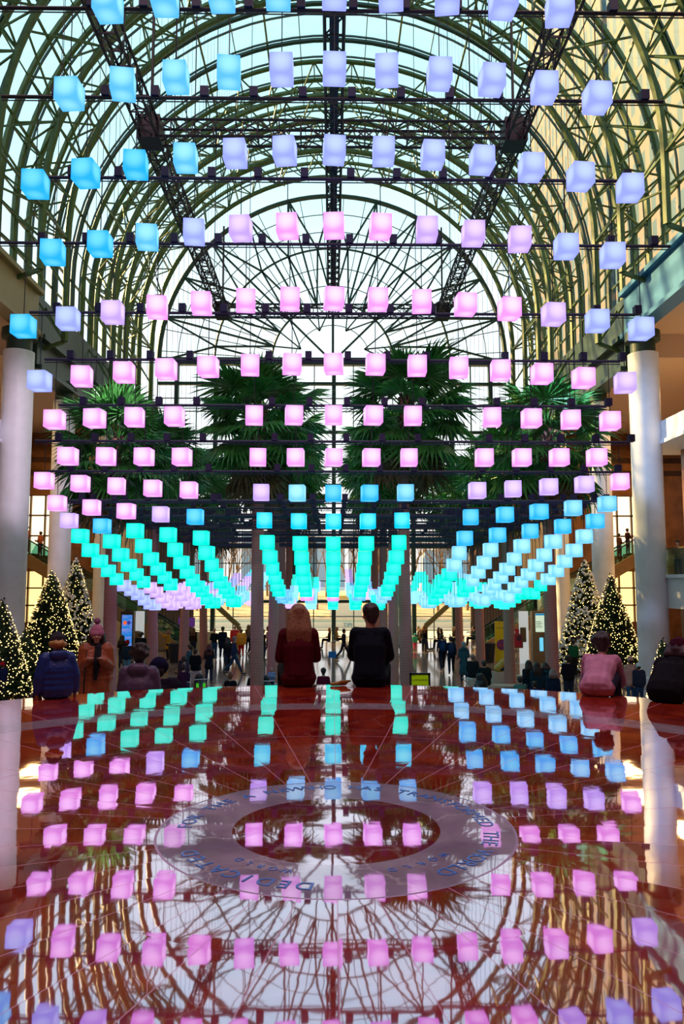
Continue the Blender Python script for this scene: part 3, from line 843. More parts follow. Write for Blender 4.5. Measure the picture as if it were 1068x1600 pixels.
bauble_me = MB().ball((0, 0, 0), 0.07, 8, 6).mesh('bauble', M_bauble, True)
def xmas(X, Y, h, r, baubles, label, seed):
    o = empty('christmas_tree', (X, Y, 0), seed, label, 'christmas tree', 'lit Christmas trees beside the columns')
    link('foliage', xmas_mesh(h, r, seed), o)
    b = MB()
    for p in scatter_pts(h, r, int(1050 * h * r / 7), seed + 1): b.ball(p, 0.0165, 5, 3)
    tag(b.build('string_lights', M_bulb, o), kind='stuff')
    b = MB(); b.lathe([(r * .35, 0), (r * .3, h * .06)], n=16); b.build('stand', M_darkbrown, o)
    if baubles:
        pts = scatter_pts(h, r, 820, seed + 5, 1.03)
        front = sorted(pts, key=lambda p: (Matrix.Rotation(seed, 3, 'Z') @ Vector(p)).y)
        for p in front[:100]: link('bauble', bauble_me, o, p)
        b = MB()
        for p in front[100:]: b.ball(p, 0.068, 7, 5)
        tag(b.build('bauble_mass', M_bauble, o, smooth=True), kind='stuff')
def gx(px, Y): return at(px, 1000, Y).x
xmas(gx(916, 38.6), 38.6, 5.55, 1.5, True, 'tall Christmas tree thick with white baubles, left of the darker tree by the blue-lit column', 11)
xmas(gx(957, 36.2), 36.2, 4.82, 1.45, False, 'dark green Christmas tree with warm lights between the snowy tree and the blue-lit column', 12)
xmas(gx(1034, 29), 29.0, 2.3, 0.62, False, 'smallest Christmas tree, in front of the base of the blue-lit column', 13)
xmas(gx(115, 38.6), 38.6, 5.65, 1.4, True, 'tall Christmas tree covered in white baubles behind the woman in the pink hat', 14)
xmas(gx(78, 36), 36, 5.0, 1.6, False, 'wide dark Christmas tree with warm lights next to the lilac-lit column', 15)
xmas(gx(2, 30), 30, 3.8, 1.2, False, 'dark Christmas tree with warm lights cut by the left edge of the photo', 16)
xmas(gx(40, 31.5), 31.5, 2.5, 1.1, False, 'low bushy Christmas tree with warm lights at the foot of the lilac-lit column', 17)

# ------------------------------------------------------------------ escalators
M_soffit = mat('brass_brown_cladding', (0.24, 0.15, 0.075), 0.35, noise=0.15, nscale=2)
M_steps = mat('ribbed_metal_steps', (0.12, 0.12, 0.12), 0.4, metal=0.6)
def escalator(x0, z0, x1, z1, Y, wdt, label, dY=0.0):
    o = empty('escalator', (x0, Y, z0), 0, label, 'escalator')
    L = Vector((x1 - x0, 0, z1 - z0)); sgn = 1 if x1 > x0 else -1
    b = MB(); b.bar((0, 0, -.35), L + Vector((0, 0, -.35)), wdt, 0.75); b.box((L.x + sgn * 1.2, 0, L.z - .35), (2.6, wdt, .7)); b.build('truss_cladding', M_soffit, o)
    b = MB(); n = 30
    for j in range(n): p = L * ((j + .5) / n); b.box((p.x, 0, p.z + .06), (abs(L.x) / n * 1.02, wdt * .7, .16))
    b.build('steps', M_steps, o)
    for s_ in (-1, 1):
        b = MB(); b.bar((0, s_ * wdt * .42, .5), L + Vector((0, s_ * wdt * .42, .5)), 0.03, 0.85); b.build('balustrade', M_rail_glass, o)
        b = MB(); b.bar((-sgn * .5, s_ * wdt * .42, .92), (0, s_ * wdt * .42, .96), .08, .06); b.bar((0, s_ * wdt * .42, .96), L + Vector((0, s_ * wdt * .42, .96)), 0.09, 0.07); b.build('handrail', M_black, o)
    return o
escalator(9.3, 0.2, 19.6, 6.2, 50.2, 1.5, 'escalator rising to the daylit window behind the blue-lit column')
escalator(-9.3, 0.2, -19.6, 6.2, 50.2, 1.5, 'escalator rising behind the lilac-lit column and the digital screen')

# ------------------------------------------------------------------ people
def remeshed(b, name, voxel, m, smooth_it=3):
    me = b.mesh('tmp', m); o = bpy.data.objects.new('tmp', me); COL.objects.link(o)
    r = o.modifiers.new('r', 'REMESH'); r.mode = 'VOXEL'; r.voxel_size = voxel
    s_ = o.modifiers.new('s', 'SMOOTH'); s_.factor = 0.5; s_.iterations = smooth_it
    dg = bpy.context.evaluated_depsgraph_get(); dg.update()
    out = bpy.data.meshes.new_from_object(o.evaluated_get(dg)); out.name = name
    bpy.data.objects.remove(o); bpy.data.meshes.remove(me)
    out.polygons.foreach_set('use_smooth', [True] * len(out.polygons))
    out.materials.clear(); out.materials.append(m)
    return out
SKIN = {'light': (0.52, 0.27, 0.19), 'tan': (0.36, 0.18, 0.11), 'dark': (0.12, 0.06, 0.04)}
V = Vector
def skeleton(pose, lean=0.0, arms='down', headturn=0.0):
    J = {}
    if pose in ('stand', 'walk'):
        hz = 0.93
        J['pel'] = V((0, 0, hz)); 
        for s_, n_ in ((-1, 'L'), (1, 'R')):
            J['hip' + n_] = V((s_ * .095, 0, hz - .02))
            sw = 0 if pose == 'stand' else (0.24 * s_)
            J['kn' + n_] = V((s_ * .10, sw * .7 + .03, .50)); J['an' + n_] = V((s_ * .11, sw * 1.5 - (.10 if sw < 0 else 0), .09 + (.05 if sw < 0 else 0)))
            J['toe' + n_] = J['an' + n_] + V((s_ * .02, .17, -.05))
    else:
        hz = 0.11; J['pel'] = V((0, 0, hz))
        for s_, n_ in ((-1, 'L'), (1, 'R')):
            J['hip' + n_] = V((s_ * .10, .02, hz)); 
            if pose == 'sit': J['kn' + n_] = V((s_ * .13, .44, hz + .03)); J['an' + n_] = V((s_ * .14, .50, -.36))
            elif pose == 'edge': J['kn' + n_] = V((s_ * .15, .43, hz + .08)); J['an' + n_] = V((s_ * .15, .68, -.22))
            elif pose == 'ground': J['kn' + n_] = V((s_ * .18, .38, .32)); J['an' + n_] = V((s_ * .16, .56, .06))
            J['toe' + n_] = J['an' + n_] + V((s_ * .03, .18, -.05))
    rot = Matrix.Rotation(-lean, 3, 'X'); B = J['pel']
    def up(v): return B + rot @ V(v)
    J['waist'] = up((0, 0, .16)); J['chest'] = up((0, 0, .36)); J['neck'] = up((0, -.005, .555)); 
    rot2 = Matrix.Rotation(-lean * .5, 3, 'X')
    J['head'] = J['neck'] + rot2 @ V((0, .025, .165)); J['hrot'] = Matrix.Rotation(headturn, 3, 'Z') @ rot2
    for s_, n_ in ((-1, 'L'), (1, 'R')):
        sh = up((s_ * .162, 0, .50)); J['sh' + n_] = sh
        if arms == 'down': el = sh + V((s_ * .03, -.04, -.29)); wr = el + V((s_ * .02, .06, -.25))
        elif arms == 'swing': el = sh + V((s_ * .05, -.10 * s_, -.28)); wr = el + V((0, .06 - .12 * s_, -.24))
        elif arms == 'lap': el = sh + V((s_ * .055, .03, -.28)); wr = el + V((-s_ * .10, .24, -.04))
        elif arms == 'phone': el = sh + V((s_ * .045, .03, -.28)); wr = el + V((-s_ * .10, .20, .12))
        elif arms == 'up': el = sh + V((s_ * .12, .18, -.05)); wr = el + V((-s_ * .05, .16, .18))
        elif arms == 'brace': el = sh + V((s_ * .085, -.02, -.27)); wr = el + V((s_ * .02, .02, -.24))
        elif arms == 'knees': el = sh + V((s_ * .055, .13, -.27)); wr = el + V((-s_ * .04, .22, -.06))
        J['el' + n_] = el; J['wr' + n_] = wr
    return J
def person(label, X, Y, Z, face=0.0, pose='stand', H=1.72, coat=(0.02, 0.02, 0.03), legs=(0.02, 0.03, 0.06), hair=(0.02, 0.012, 0.01), style='short', hat=None,
           skin='light', lean=0.0, arms='down', puff=0.0, coatlen=0.0, vox=0.03, hood=False, pack=None, group=None, pompom=False, sleeve=1.0, face_detail=False, scale_x=1.0, headturn=0.0, shoe=(0.02, 0.015, 0.012)):
    k = H / 1.75; J = skeleton(pose, lean, arms, headturn)
    o = empty('person', (X, Y, Z), face, label, 'person', group)
    def m_(prefix, c, rough=.8): return mat(prefix + '_%02x%02x%02x' % tuple(int(min(255, x * 255)) for x in c), c, rough, spec=(.5 if rough < .6 else .12), noise=0.18, nscale=9, bump=0.15, bscale=14)
    ms = mat('skin_' + skin, SKIN[skin], 0.5)
    # body: one continuous surface
    b = MB(); h = J['head']; hr = J['hrot']
    def hp(v): return h + hr @ V(v)
    b.cap(hp((0, -.012, .03)), hp((0, .012, .035)), .087, .083, 12); b.cap(hp((0, .035, -.03)), hp((0, .05, -.085)), .062, .040, 12)
    b.cap(hp((0, .085, .005)), hp((0, .105, -.022)), .012, .015, 8)
    for s_ in (-1, 1):
        b.cap(hp((s_ * .085, -.005, .01)), hp((s_ * .085, -.008, -.02)), .018, .014, 6)
        b.cap(hp((s_ * .035, .075, -.02)), hp((s_ * .05, .05, -.03)), .022, .022, 8)
    if face_detail: b.cap(hp((-.018, .086, -.052)), hp((.018, .086, -.052)), .010, .010, 6)
    b.cap(J['neck'] + V((0, 0, -.03)), hp((0, -.015, -.05)), .058, .052)
    b.cap(J['pel'], J['waist'], .095, .088); b.cap(J['waist'], J['chest'], .088, .095); b.cap(J['chest'], J['neck'], .088, .045)
    b.cap(J['shL'], J['shR'], .055, .055)
    for n_, s_ in (('L', -1), ('R', 1)):
        b.cap(J['sh' + n_], J['el' + n_], .052, .040); b.cap(J['el' + n_], J['wr' + n_], .042, .027)
        b.cap(J['hip' + n_], J['kn' + n_], .085, .058); b.cap(J['kn' + n_], J['an' + n_], .056, .040); b.cap(J['an' + n_], J['toe' + n_], .036, .026)
        d = (J['wr' + n_] - J['el' + n_]).normalized(); sd = d.cross(V((0, 0, 1))); sd = sd.normalized() if sd.length > .1 else V((1, 0, 0))
        sd = V((0, 1, 0)) if abs(d.z) > .8 else sd
        nrm = d.cross(sd); p = J['wr' + n_]; b.cap(p, p + d * .075, .028, .030)
        fr_ = 0.0095 if vox < .02 else 0.016
        for q, (off, ln) in enumerate(((-.030, .065), (-.010, .078), (.010, .072), (.030, .055))):
            r0 = p + d * .08 + sd * off; m1 = r0 + d * ln * .55 + nrm * .008; m2 = m1 + (d * .8 + nrm * .6).normalized() * ln * .45
            b.cap(r0 - d * .02, m1, fr_, fr_, 6); b.cap(m1, m2, fr_, fr_ * .85, 6)
        t0 = p + d * .03 + sd * .028; b.cap(t0, t0 + d * .035 + sd * .03, .012, .011, 6); b.cap(t0 + d * .035 + sd * .03, t0 + d * .06 + sd * .032, .011, .009, 6)
    me = remeshed(b, 'body', max(0.009, vox * .72), ms, 2); ob = link('body', me, o)
    # trousers
    b = MB()
    for n_ in 'LR':
        b.cap(J['hip' + n_], J['kn' + n_], .105 + puff * .2, .078); b.cap(J['kn' + n_], J['an' + n_] + V((0, 0, .03)), .076, .058)
    b.cap(J['hipL'], J['hipR'], .115, .115); b.cap(J['pel'], J['waist'], .105, .085)
    parts = [link('trousers', remeshed(b, 'trousers', vox, m_('cloth', legs)), o)]
    # shoes
    for n_ in 'LR':
        b = MB(); b.cap(J['an' + n_] + V((0, -.03, -.035)), J['toe' + n_] + V((0, .01, .005)), .046, .042)
        parts.append(link('shoe', remeshed(b, 'shoe', min(vox, .02), m_('leather', shoe, .4), 1), o))
    # jacket / sweater
    b = MB(); q = puff
    rx = V((.062 + q * .35, 0, 0))
    for s_ in (-1, 1):
        b.cap(J['pel'] + rx * s_ + V((0, 0, .02)), J['waist'] + rx * s_ * .9, .105 + q, .100 + q); b.cap(J['waist'] + rx * s_ * .9, J['chest'] + rx * s_ * 1.15, .100 + q, .108 + q)
        b.cap(J['chest'] + rx * s_ * 1.15, J['sh' + ('L' if s_ < 0 else 'R')] + V((-s_ * .02, 0, -.01)), .10 + q, .062 + q * .6)
    b.cap(J['pel'] + V((0, 0, .02)), J['waist'], .115 + q, .11 + q); b.cap(J['waist'], J['chest'], .11 + q, .12 + q); b.cap(J['chest'], J['chest'].lerp(J['neck'], .6), .12 + q, .085 + q * .6)
    b.cap(J['shL'], J['shR'], .066 + q * .5, .066 + q * .5); b.cap(J['chest'], J['neck'] + V((0, 0, -.045)), .11 + q, .072 + q * .4)
    if coatlen > 0 and pose in ('stand', 'walk'):
        for s_ in (-1, 1): b.cap(J['pel'] + V((s_ * .05, 0, 0)), J['pel'] + V((s_ * .085, 0, -coatlen)), .12 + q, .14 + q)
    elif pose in ('sit', 'edge', 'ground'):
        b.cap(J['hipL'] + V((0, -.02, -.01)), J['hipR'] + V((0, -.02, -.01)), .108 + q * .4, .108 + q * .4)
    for n_ in 'LR':
        e_, w_ = J['el' + n_], J['wr' + n_]
        b.cap(J['sh' + n_], e_, .068 + q * .8, .055 + q * .7)
        if sleeve >= 1: b.cap(e_, e_ + (w_ - e_) * .93, .055 + q * .7, .040 + q * .6)
    if hood: b.cap(J['neck'] + V((-.05, -.07, 0)), J['neck'] + V((.05, -.07, 0)), .085, .085)
    if puff > .02:      # quilting ridges are pressed in by slightly smaller rings
        for j in range(4):
            t = j / 4 + .12; c = J['pel'].lerp(J['chest'], t)
            b.cap(c - rx * 1.05, c + rx * 1.05, .112 + q * 1.12, .112 + q * 1.12)
    jm = m_('jacket', coat, .45 if puff > .02 and max(coat) > .1 else .85)
    parts.append(link('jacket' if sleeve >= 1 else 'shirt', remeshed(b, 'jacket', vox * .8 if vox < .02 else vox, jm, 2), o))
    # hair
    hm = mat('hair_%02x%02x%02x' % tuple(int(x * 255) for x in hair), hair, .5, noise=.35, nscale=40)
    b = MB()
    if style != 'none':
        b.cap(hp((0, -.030, .042)), hp((0, .0, .052)), .105, .098, 12); b.cap(hp((0, -.045, -.01)), hp((0, -.04, -.05)), .090, .070, 12)
        if style == 'curly':
            rr = random.Random(len(label))
            for _ in range(26):
                a = rr.uniform(0, 6.28); el = rr.uniform(-.2, 1.4) if not hat else rr.uniform(-.5, -.15); a = a if not hat else rr.uniform(3.3, 6.1); c = V((cos(a) * cos(el), sin(a) * cos(el) - .25, sin(el))) * .10
                b.cap(hp(c + V((0, 0, .03))), hp(c * 1.05 + V((0, 0, .03))), .045, .045, 6)
        if style in ('long', 'mid'):
            ln = .40 if style == 'long' else .16
            for s_ in (-1.2, -.6, 0, .6, 1.2):
                top = hp((s_ * .058, -.048, .055 - abs(s_) * .03)); bot = top + V((s_ * .035, -.055, -ln - .05 + abs(s_) * .05)); mid = top.lerp(bot, .5) + V((s_ * .012, -.035, 0))
                b.cap(top, mid, .062, .052); b.cap(mid, bot, .052, .026)
            for s_ in (-1, 1): b.cap(hp((s_ * .085, .01, .02)), hp((s_ * .10, -.01, -.12)) , .03, .03)
        if style == 'bun': b.cap(hp((0, -.06, .12)), hp((0, -.07, .13)), .045, .045)
        if style == 'tail': b.cap(hp((0, -.11, .05)), hp((0, -.16, -.16)), .035, .018)
        parts.append(link('hair', remeshed(b, 'hair', min(vox, .016), hm, 2), o))
    if hat:
        b = MB(); b.cap(hp((0, -.022, .068)), hp((0, -.01, .09)), .114, .102, 14); b.cap(hp((0, -.015, .038)), hp((0, -.013, .058)), .120, .118, 14)
        hmesh = remeshed(b, 'hat', min(vox, .016), m_('knit', hat, .95), 2)
        cut = hp((0, 0, .015)).z
        parts.append(link('knitted_hat', hmesh, o))
        if pompom:
            b = MB(); b.ball(hp((0, -.03, .235)), .055, 12, 8)
            p_ = b.build('pompom', m_('knit', (0.30, .12, .20), 1), parts[-1], smooth=True)
    if pack:
        b = MB(); c = J['chest'] + V((0, -.20, -.06)); b.cap(c + V((0, 0, -.13)), c + V((0, 0, .12)), .125, .11)
        parts.append(link('backpack', remeshed(b, 'backpack', vox, m_('canvas', pack), 2), o))
    if face_detail:
        for s_ in (-1, 1):
            b = MB(); b.ball(hp((s_ * .033, .083, .008)), .011, 8, 6); b.build('eye', mat('dark_eye', (.01, .008, .008), .2), ob, smooth=True)
            b = MB(); b.bar(hp((s_ * .018, .094, .03)), hp((s_ * .050, .082, .032)), .007); b.build('eyebrow', mat('brow', (.02, .012, .01), .8), ob)
        b = MB(); b.cap(hp((-.018, .095, -.050)), hp((.018, .095, -.050)), .007, .007, 8); b.build('lips', mat('lip', (.40, .07, .08), .4), ob)
    for q_ in [ob] + parts: q_.scale = (k * scale_x, k, k)
    return o, J, k
def ground_solve(px, py, h, floor=False):
    """place where a head top at this pixel is h above whatever one stands or sits on"""
    best = None; Y = 21.0 if floor else 9.2
    while Y < 56:
        p = at(px, py, Y); d = abs(p.z - h - step_z(p.x, Y))
        if best is None or d < best[0]: best = (d, p.x, Y, step_z(p.x, Y))
        if p.z - h - step_z(p.x, Y) > 0 and not floor: return p.x, Y, step_z(p.x, Y)
        if p.z - h < 0 and Y > 22: break
        Y += 0.05
    return best[1:]
NEAR = .013
# on the edge of the landing
def edge_pos(px, back=0.16):
    # point on the rim seen in this pixel column
    best = None
    for i in range(400):
        a = R_(20 + 140 * i / 400); p = C0 + V(((RP - back) * cos(a), (RP - back) * sin(a), 0)); d = ray(px, 1080); x = d.x / d.y * p.y
        if best is None or abs(x - p.x) < best[0]: best = (abs(x - p.x), p.x, p.y, a)
    return best[1], best[2], -(pi / 2 - best[3]) 
x, y, a = edge_pos(467)
person('woman with long blonde hair in a maroon sweater sitting on the marble edge', x, y, ZP, a + .05, 'edge', 1.64, (0.085, 0.006, 0.012), (0.02, 0.018, 0.015), (0.30, 0.15, 0.08), 'long',
       lean=.10, arms='lap', puff=.012, vox=NEAR, scale_x=1.0)
x, y, a = edge_pos(577)
person('man in a black sweater sitting on the marble edge with his head turned aside', x, y, ZP, a - .05, 'edge', 1.66, (0.006, 0.010, 0.020), (0.006, 0.02, 0.03), (0.018, 0.008, 0.008), 'short',
       lean=.16, arms='knees', puff=.018, vox=NEAR, scale_x=1.0, headturn=0.6)
x, y, a = edge_pos(90)
person('child in a royal blue puffer jacket and grey knitted hat sitting on the marble edge', x, y, ZP, a, 'edge', 1.12, (0.004, 0.03, 0.22), (0.01, 0.02, 0.06), (0.45, 0.26, 0.06), 'curly', (0.04, 0.04, 0.05),
       lean=.05, arms='brace', puff=.045, hood=True, vox=NEAR, scale_x=1.05)
x, y, a = edge_pos(932)
person('person in a pink T-shirt with short dark hair sitting bent forward on the marble edge', x, y, ZP, a + .1, 'edge', 1.5, (0.60, 0.26, 0.40), (0.03, 0.03, 0.07), (0.025, 0.008, 0.012), 'curly',
       lean=1.0, arms='knees', puff=.015, sleeve=.5, vox=NEAR, scale_x=.98, skin='tan')
x, y, a = edge_pos(1040)
person('person in a bulky black coat and maroon hat sitting on the marble edge', x, y, ZP, a, 'edge', 1.38, (0.006, 0.005, 0.008), (0.01, 0.01, 0.015), (0.03, 0.005, 0.015), 'mid', (0.05, 0.006, 0.02),
       lean=.95, arms='knees', puff=.05, hood=True, vox=NEAR, scale_x=1.0)
# woman in the copper coat, facing the camera, standing on the steps
x, y, z = ground_solve(152, 972, 1.76)
wo_, J_, k_ = person('woman in a copper puffer coat, black scarf and pink bobble hat facing the camera', x, y, z, pi + .25, 'stand', 1.68, (0.36, 0.085, 0.025), (0.02, 0.02, 0.03), (0.03, 0.012, 0.01), 'long', (0.55, 0.20, 0.30),
       lean=0, arms='phone', puff=.065, coatlen=.35, hood=False, vox=NEAR, pompom=True, face_detail=True)
b = MB()
n_ = J_['neck']
b.cap(n_ + V((-.07, .03, .0)), n_ + V((.07, .03, .0)), .055, .055); b.cap(n_ + V((-.03, .10, -.02)), n_ + V((-.02, .20, -.25)), .055, .06); b.cap(n_ + V((-.02, .20, -.25)), n_ + V((.0, .22, -.50)), .055, .035)
sc_ = link('scarf', remeshed(b, 'scarf', .014, mat('black_wool', (.006, .006, .01), .95)), wo_); sc_.scale = (k_, k_, k_)
b = MB(); b.tube([n_ + V((.14, .10, -.05)), n_ + V((.16, .24, -.4)), n_ + V((.17, .22, -.75))], .012, 6)
st_ = b.build('bag_strap', mat('black_strap', (.004, .004, .004), .6), wo_); st_.scale = (k_, k_, k_)

CR = 'people scattered over the hall'
def crowd(px, py, label, pose='stand', H=1.72, **kw):
    hh = {'stand': 1.0, 'walk': 0.99, 'sit': 0.515, 'ground': 0.515}[pose] * H + (0.03 if kw.get('hat') else 0)
    off = kw.pop('seat', 0.0)
    x, y, z = ground_solve(px, py, hh + off, kw.pop('floor', pose in ('stand', 'walk')))
    kw.setdefault('vox', .022 if y < 25 else .03)
    person(label, x, y, z + off, pose=pose, H=H, group=CR, **kw)
    if off:
        q = MB(); q.box((0, -.05, off / 2), (.5, .46, off)); tag(q.build('stone_seat', mat('pale_stone_bench', (.55, .45, .40), .3), loc=(x, y, 0), rz=kw.get('face', 0)), 'low stone seat under the ' + ' '.join(label.split()[:9]), 'seat')
    return x, y, z
# seated on the steps just beyond the rim
crowd(217, 1003, 'person with curly black hair in a mauve-grey hooded coat sitting on the steps', 'sit', 1.75, coat=(.09, .05, .11), style='curly', puff=.04, hood=True, lean=.1, arms='lap', skin='dark', vox=.018)
crowd(246, 1026, 'person in a navy beanie and black puffer with one arm out, sitting on the steps', 'sit', 1.75, coat=(.012, .008, .02), style='short', hat=(.008, .008, .03), puff=.06, lean=.15, arms='brace', scale_x=1.25, vox=.018)
crowd(286, 1040, 'person in dark purple coat sitting on the steps behind the outstretched arm', 'sit', 1.65, coat=(.04, .012, .04), lean=.2, arms='lap', seat=.45, floor=True)
crowd(360, 1053, 'woman with a ginger bun sitting low on the steps', 'sit', 1.62, coat=(.008, .008, .012), hair=(.20, .07, .035), style='bun', arms='lap', seat=.45, floor=True)
crowd(399, 1048, 'dark-haired man in a black coat sitting on the steps beside the palm trunk', 'sit', 1.72, coat=(.008, .008, .01), arms='lap', skin='tan', scale_x=1.2, seat=.45, floor=True)
crowd(424, 1044, 'bald toddler in a pale blue top beside the pink palm trunk', 'sit', 1.15, coat=(.20, .30, .50), style='none', arms='phone', face=pi, seat=.45, floor=True)
crowd(505, 1046, 'man with short dark hair and a crimson top sitting low between the two', 'sit', 1.72, coat=(.13, .006, .03), arms='lap', seat=.45, floor=True)
crowd(327, 1007, 'woman with long auburn hair and fur collar standing by the second palm trunk', 'stand', 1.66, coat=(.012, .012, .02), hair=(.10, .02, .012), style='long', hood=True, coatlen=.2, arms='phone')
crowd(305, 1016, 'person in a black jacket sitting beside the pushchair', 'sit', 1.75, coat=(.006, .01, .014), arms='lap', puff=.03, seat=.45, floor=True)
crowd(296, 1009, 'person in a teal-grey jacket sitting behind the black jacket', 'sit', 1.72, coat=(.04, .09, .12), arms='lap', face=1.2, seat=.45, floor=True)
crowd(288, 1028, 'dark-haired person in a purple-grey hoodie sitting with a pale blue phone', 'sit', 1.6, coat=(.05, .03, .06), arms='phone', style='curly', seat=.45, floor=True)
crowd(825, 1033, 'person with long dark hair, farthest from the palm trunk in the dark-haired trio', 'stand', 1.68, coat=(.006, .02, .03), style='long', arms='down')
crowd(838, 1036, 'person in a teal-black jacket, middle of the dark-haired trio by the palm', 'stand', 1.68, coat=(.006, .03, .05), style='long', arms='down', puff=.02)
crowd(851, 1037, 'person with dark hair and pale teal collar beside the palm trunk', 'stand', 1.64, coat=(.01, .06, .09), style='mid', arms='down', hood=True)
crowd(863, 1047, 'grey-haired woman in a dark blue coat standing in front of the palm trunk', 'stand', 1.66, coat=(.008, .02, .05), hair=(.20, .14, .13), style='mid', arms='down')
crowd(815, 1058, 'person in a green jacket bent low on the steps', 'sit', 1.6, coat=(.03, .14, .12), lean=.5, arms='knees', puff=.03, seat=.45, floor=True)
crowd(838, 1064, 'person in a dark purple coat crouched low on the steps', 'sit', 1.5, coat=(.02, .014, .05), lean=.6, arms='knees', puff=.05, seat=.45, floor=True)
# standing or walking on the main floor
crowd(690, 993, 'navy-clad walker with a blue backpack, the farther of the two walking away', 'walk', 1.74, coat=(.008, .02, .06), legs=(.006, .012, .03), pack=(.01, .05, .16), arms='swing')
crowd(704, 996, 'navy-clad walker with a dark backpack, beside the blue backpack', 'walk', 1.76, coat=(.006, .014, .04), legs=(.006, .012, .03), pack=(.01, .03, .09), arms='swing', face=-.1)
crowd(724, 1004, 'grey-haired man in a long slate blue overcoat with his back turned', 'stand', 1.76, coat=(.03, .08, .11), hair=(.22, .26, .30), coatlen=.45, arms='lap', face=-.3, hood=True)
crowd(846, 986, 'woman in black walking past the directory kiosk', 'walk', 1.68, coat=(.006, .006, .01), style='long', arms='phone', face=1.4, coatlen=.25)
crowd(366, 996, 'man in a navy jacket and blue jeans striding towards the trees', 'walk', 1.76, coat=(.02, .03, .08), legs=(.02, .06, .12), hair=(.18, .13, .13), face=-1.3, arms='swing', puff=.02)
crowd(356, 997, 'woman in a black coat carrying a pale blue bag', 'walk', 1.68, coat=(.008, .012, .016), style='long', face=.3, coatlen=.3, arms='down')
crowd(335, 982, 'bald man in a black jacket and jeans seen from behind', 'stand', 1.76, coat=(.006, .008, .014), legs=(.02, .07, .18), style='none', arms='lap', face=.5)
crowd(348, 980, 'broad man in a dark navy coat standing with his back turned', 'stand', 1.80, coat=(.008, .018, .04), coatlen=.25, scale_x=1.1)
crowd(393, 977, 'man in a grey jacket with a dark shoulder bag walking', 'walk', 1.76, coat=(.20, .16, .14), legs=(.01, .015, .02), face=.9, arms='swing', pack=(.01, .01, .012))
crowd(388, 977, 'woman with long hair in a brown-grey coat beside the bag carrier', 'stand', 1.66, coat=(.10, .07, .06), style='long', hair=(.18, .08, .04), face=.4)
crowd(419, 980, 'person in a pink jacket, crimson hat and blue jeans by the palm trunk', 'walk', 1.7, coat=(.55, .26, .28), legs=(.02, .07, .20), hat=(.30, .01, .03), face=1.2, arms='lap')
crowd(411, 984, 'person in a dark coat half hidden between two palm trunks', 'stand', 1.7, coat=(.02, .015, .015), hair=(.3, .15, .05), face=-.8)
crowd(263, 985, 'woman in a mustard yellow coat taking a photo', 'stand', 1.66, coat=(.50, .24, .02), legs=(.02, .02, .03), hair=(.25, .09, .04), style='mid', arms='up', face=1.5, coatlen=.2)
crowd(191, 993, 'woman with black hair standing before the digital screen', 'stand', 1.68, coat=(.01, .006, .012), style='long', arms='lap')
crowd(199, 1001, 'person in a navy jacket, red cap and pale jeans by the digital screen', 'stand', 1.62, coat=(.012, .03, .05), legs=(.10, .26, .36), hat=(.40, .01, .01), puff=.05)
crowd(220, 989, 'tall person with big dark hair near the white panel', 'stand', 1.78, coat=(.008, .008, .014), style='curly', scale_x=1.15, puff=.03)
crowd(302, 981, 'woman with long brown hair in black standing by the far counter', 'stand', 1.68, coat=(.03, .015, .012), hair=(.14, .06, .03), style='long')
crowd(367, 979, 'performer in a scarlet costume near the glass wall', 'stand', 1.72, coat=(.65, .01, .01), legs=(.65, .30, .01), arms='swing', puff=.09, hair=(.5, .25, .2))
crowd(377, 984, 'performer in a yellow and red puffed costume near the glass wall', 'stand', 1.6, coat=(.85, .35, .01), legs=(.6, .01, .01), arms='lap', puff=.10, hair=(.1, .03, .02))
crowd(776, 1017, 'person in a yellow hoodie bending over a low table', 'sit', 1.75, coat=(.48, .26, .02), legs=(.01, .03, .06), lean=.8, arms='knees', face=-1.3, puff=.03, seat=.45, floor=True)
crowd(757, 1034, 'person in black and blue jeans sitting by the low table', 'sit', 1.75, coat=(.006, .008, .012), legs=(.02, .10, .26), lean=.25, arms='lap', puff=.04, seat=.45, floor=True)
crowd(738, 1025, 'person in a dark coat sitting by the pushchair near the palm trunk', 'sit', 1.7, coat=(.01, .014, .02), hair=(.16, .10, .09), arms='lap', puff=.04, seat=.45, floor=True)
crowd(895, 1000, 'person in a dark green shirt standing before the snowy tree', 'stand', 1.7, coat=(.01, .11, .05), legs=(.02, .02, .02))
crowd(903, 995, 'person in a white top posing behind the green shirt', 'stand', 1.72, coat=(.55, .55, .48), face=pi, style='mid')
crowd(887, 1026, 'person in black standing with a phone near the snowy tree', 'stand', 1.72, coat=(.008, .008, .016), arms='phone', style='curly', puff=.03)
crowd(984, 1027, 'person in a beige hooded coat and jeans by the dark Christmas tree', 'stand', 1.66, coat=(.42, .26, .22), hat=(.42, .26, .22), legs=(.03, .10, .22), coatlen=.1, puff=.03)
crowd(997, 1037, 'child in a black and pale blue jacket with a white hat', 'stand', 1.45, coat=(.02, .03, .06), hat=(.5, .7, .75), legs=(.02, .06, .14), puff=.06)
crowd(1041, 1008, 'person in a long black dress behind the smallest Christmas tree', 'stand', 1.72, coat=(.006, .005, .008), style='long', coatlen=.5)
crowd(4, 1035, 'child in a red hat and dark blue coat at the left edge of the photo', 'stand', 1.35, coat=(.01, .015, .07), hat=(.5, .01, .03), puff=.05)
crowd(449, 986, 'person in a brown coat behind the blond woman, near the glass', 'stand', 1.7, coat=(.06, .03, .02))
crowd(537, 984, 'person walking in dark clothes near the glass wall, left of the man', 'walk', 1.7, coat=(.02, .02, .03), face=-1.2)
crowd(628, 985, 'person in a white jacket standing between two palm trunks', 'stand', 1.7, coat=(.5, .5, .55), legs=(.02, .06, .16))
crowd(662, 978, 'woman in black with brown hair near the cafe chairs', 'stand', 1.66, coat=(.01, .01, .014), hair=(.2, .08, .03), style='long', face=-.5)
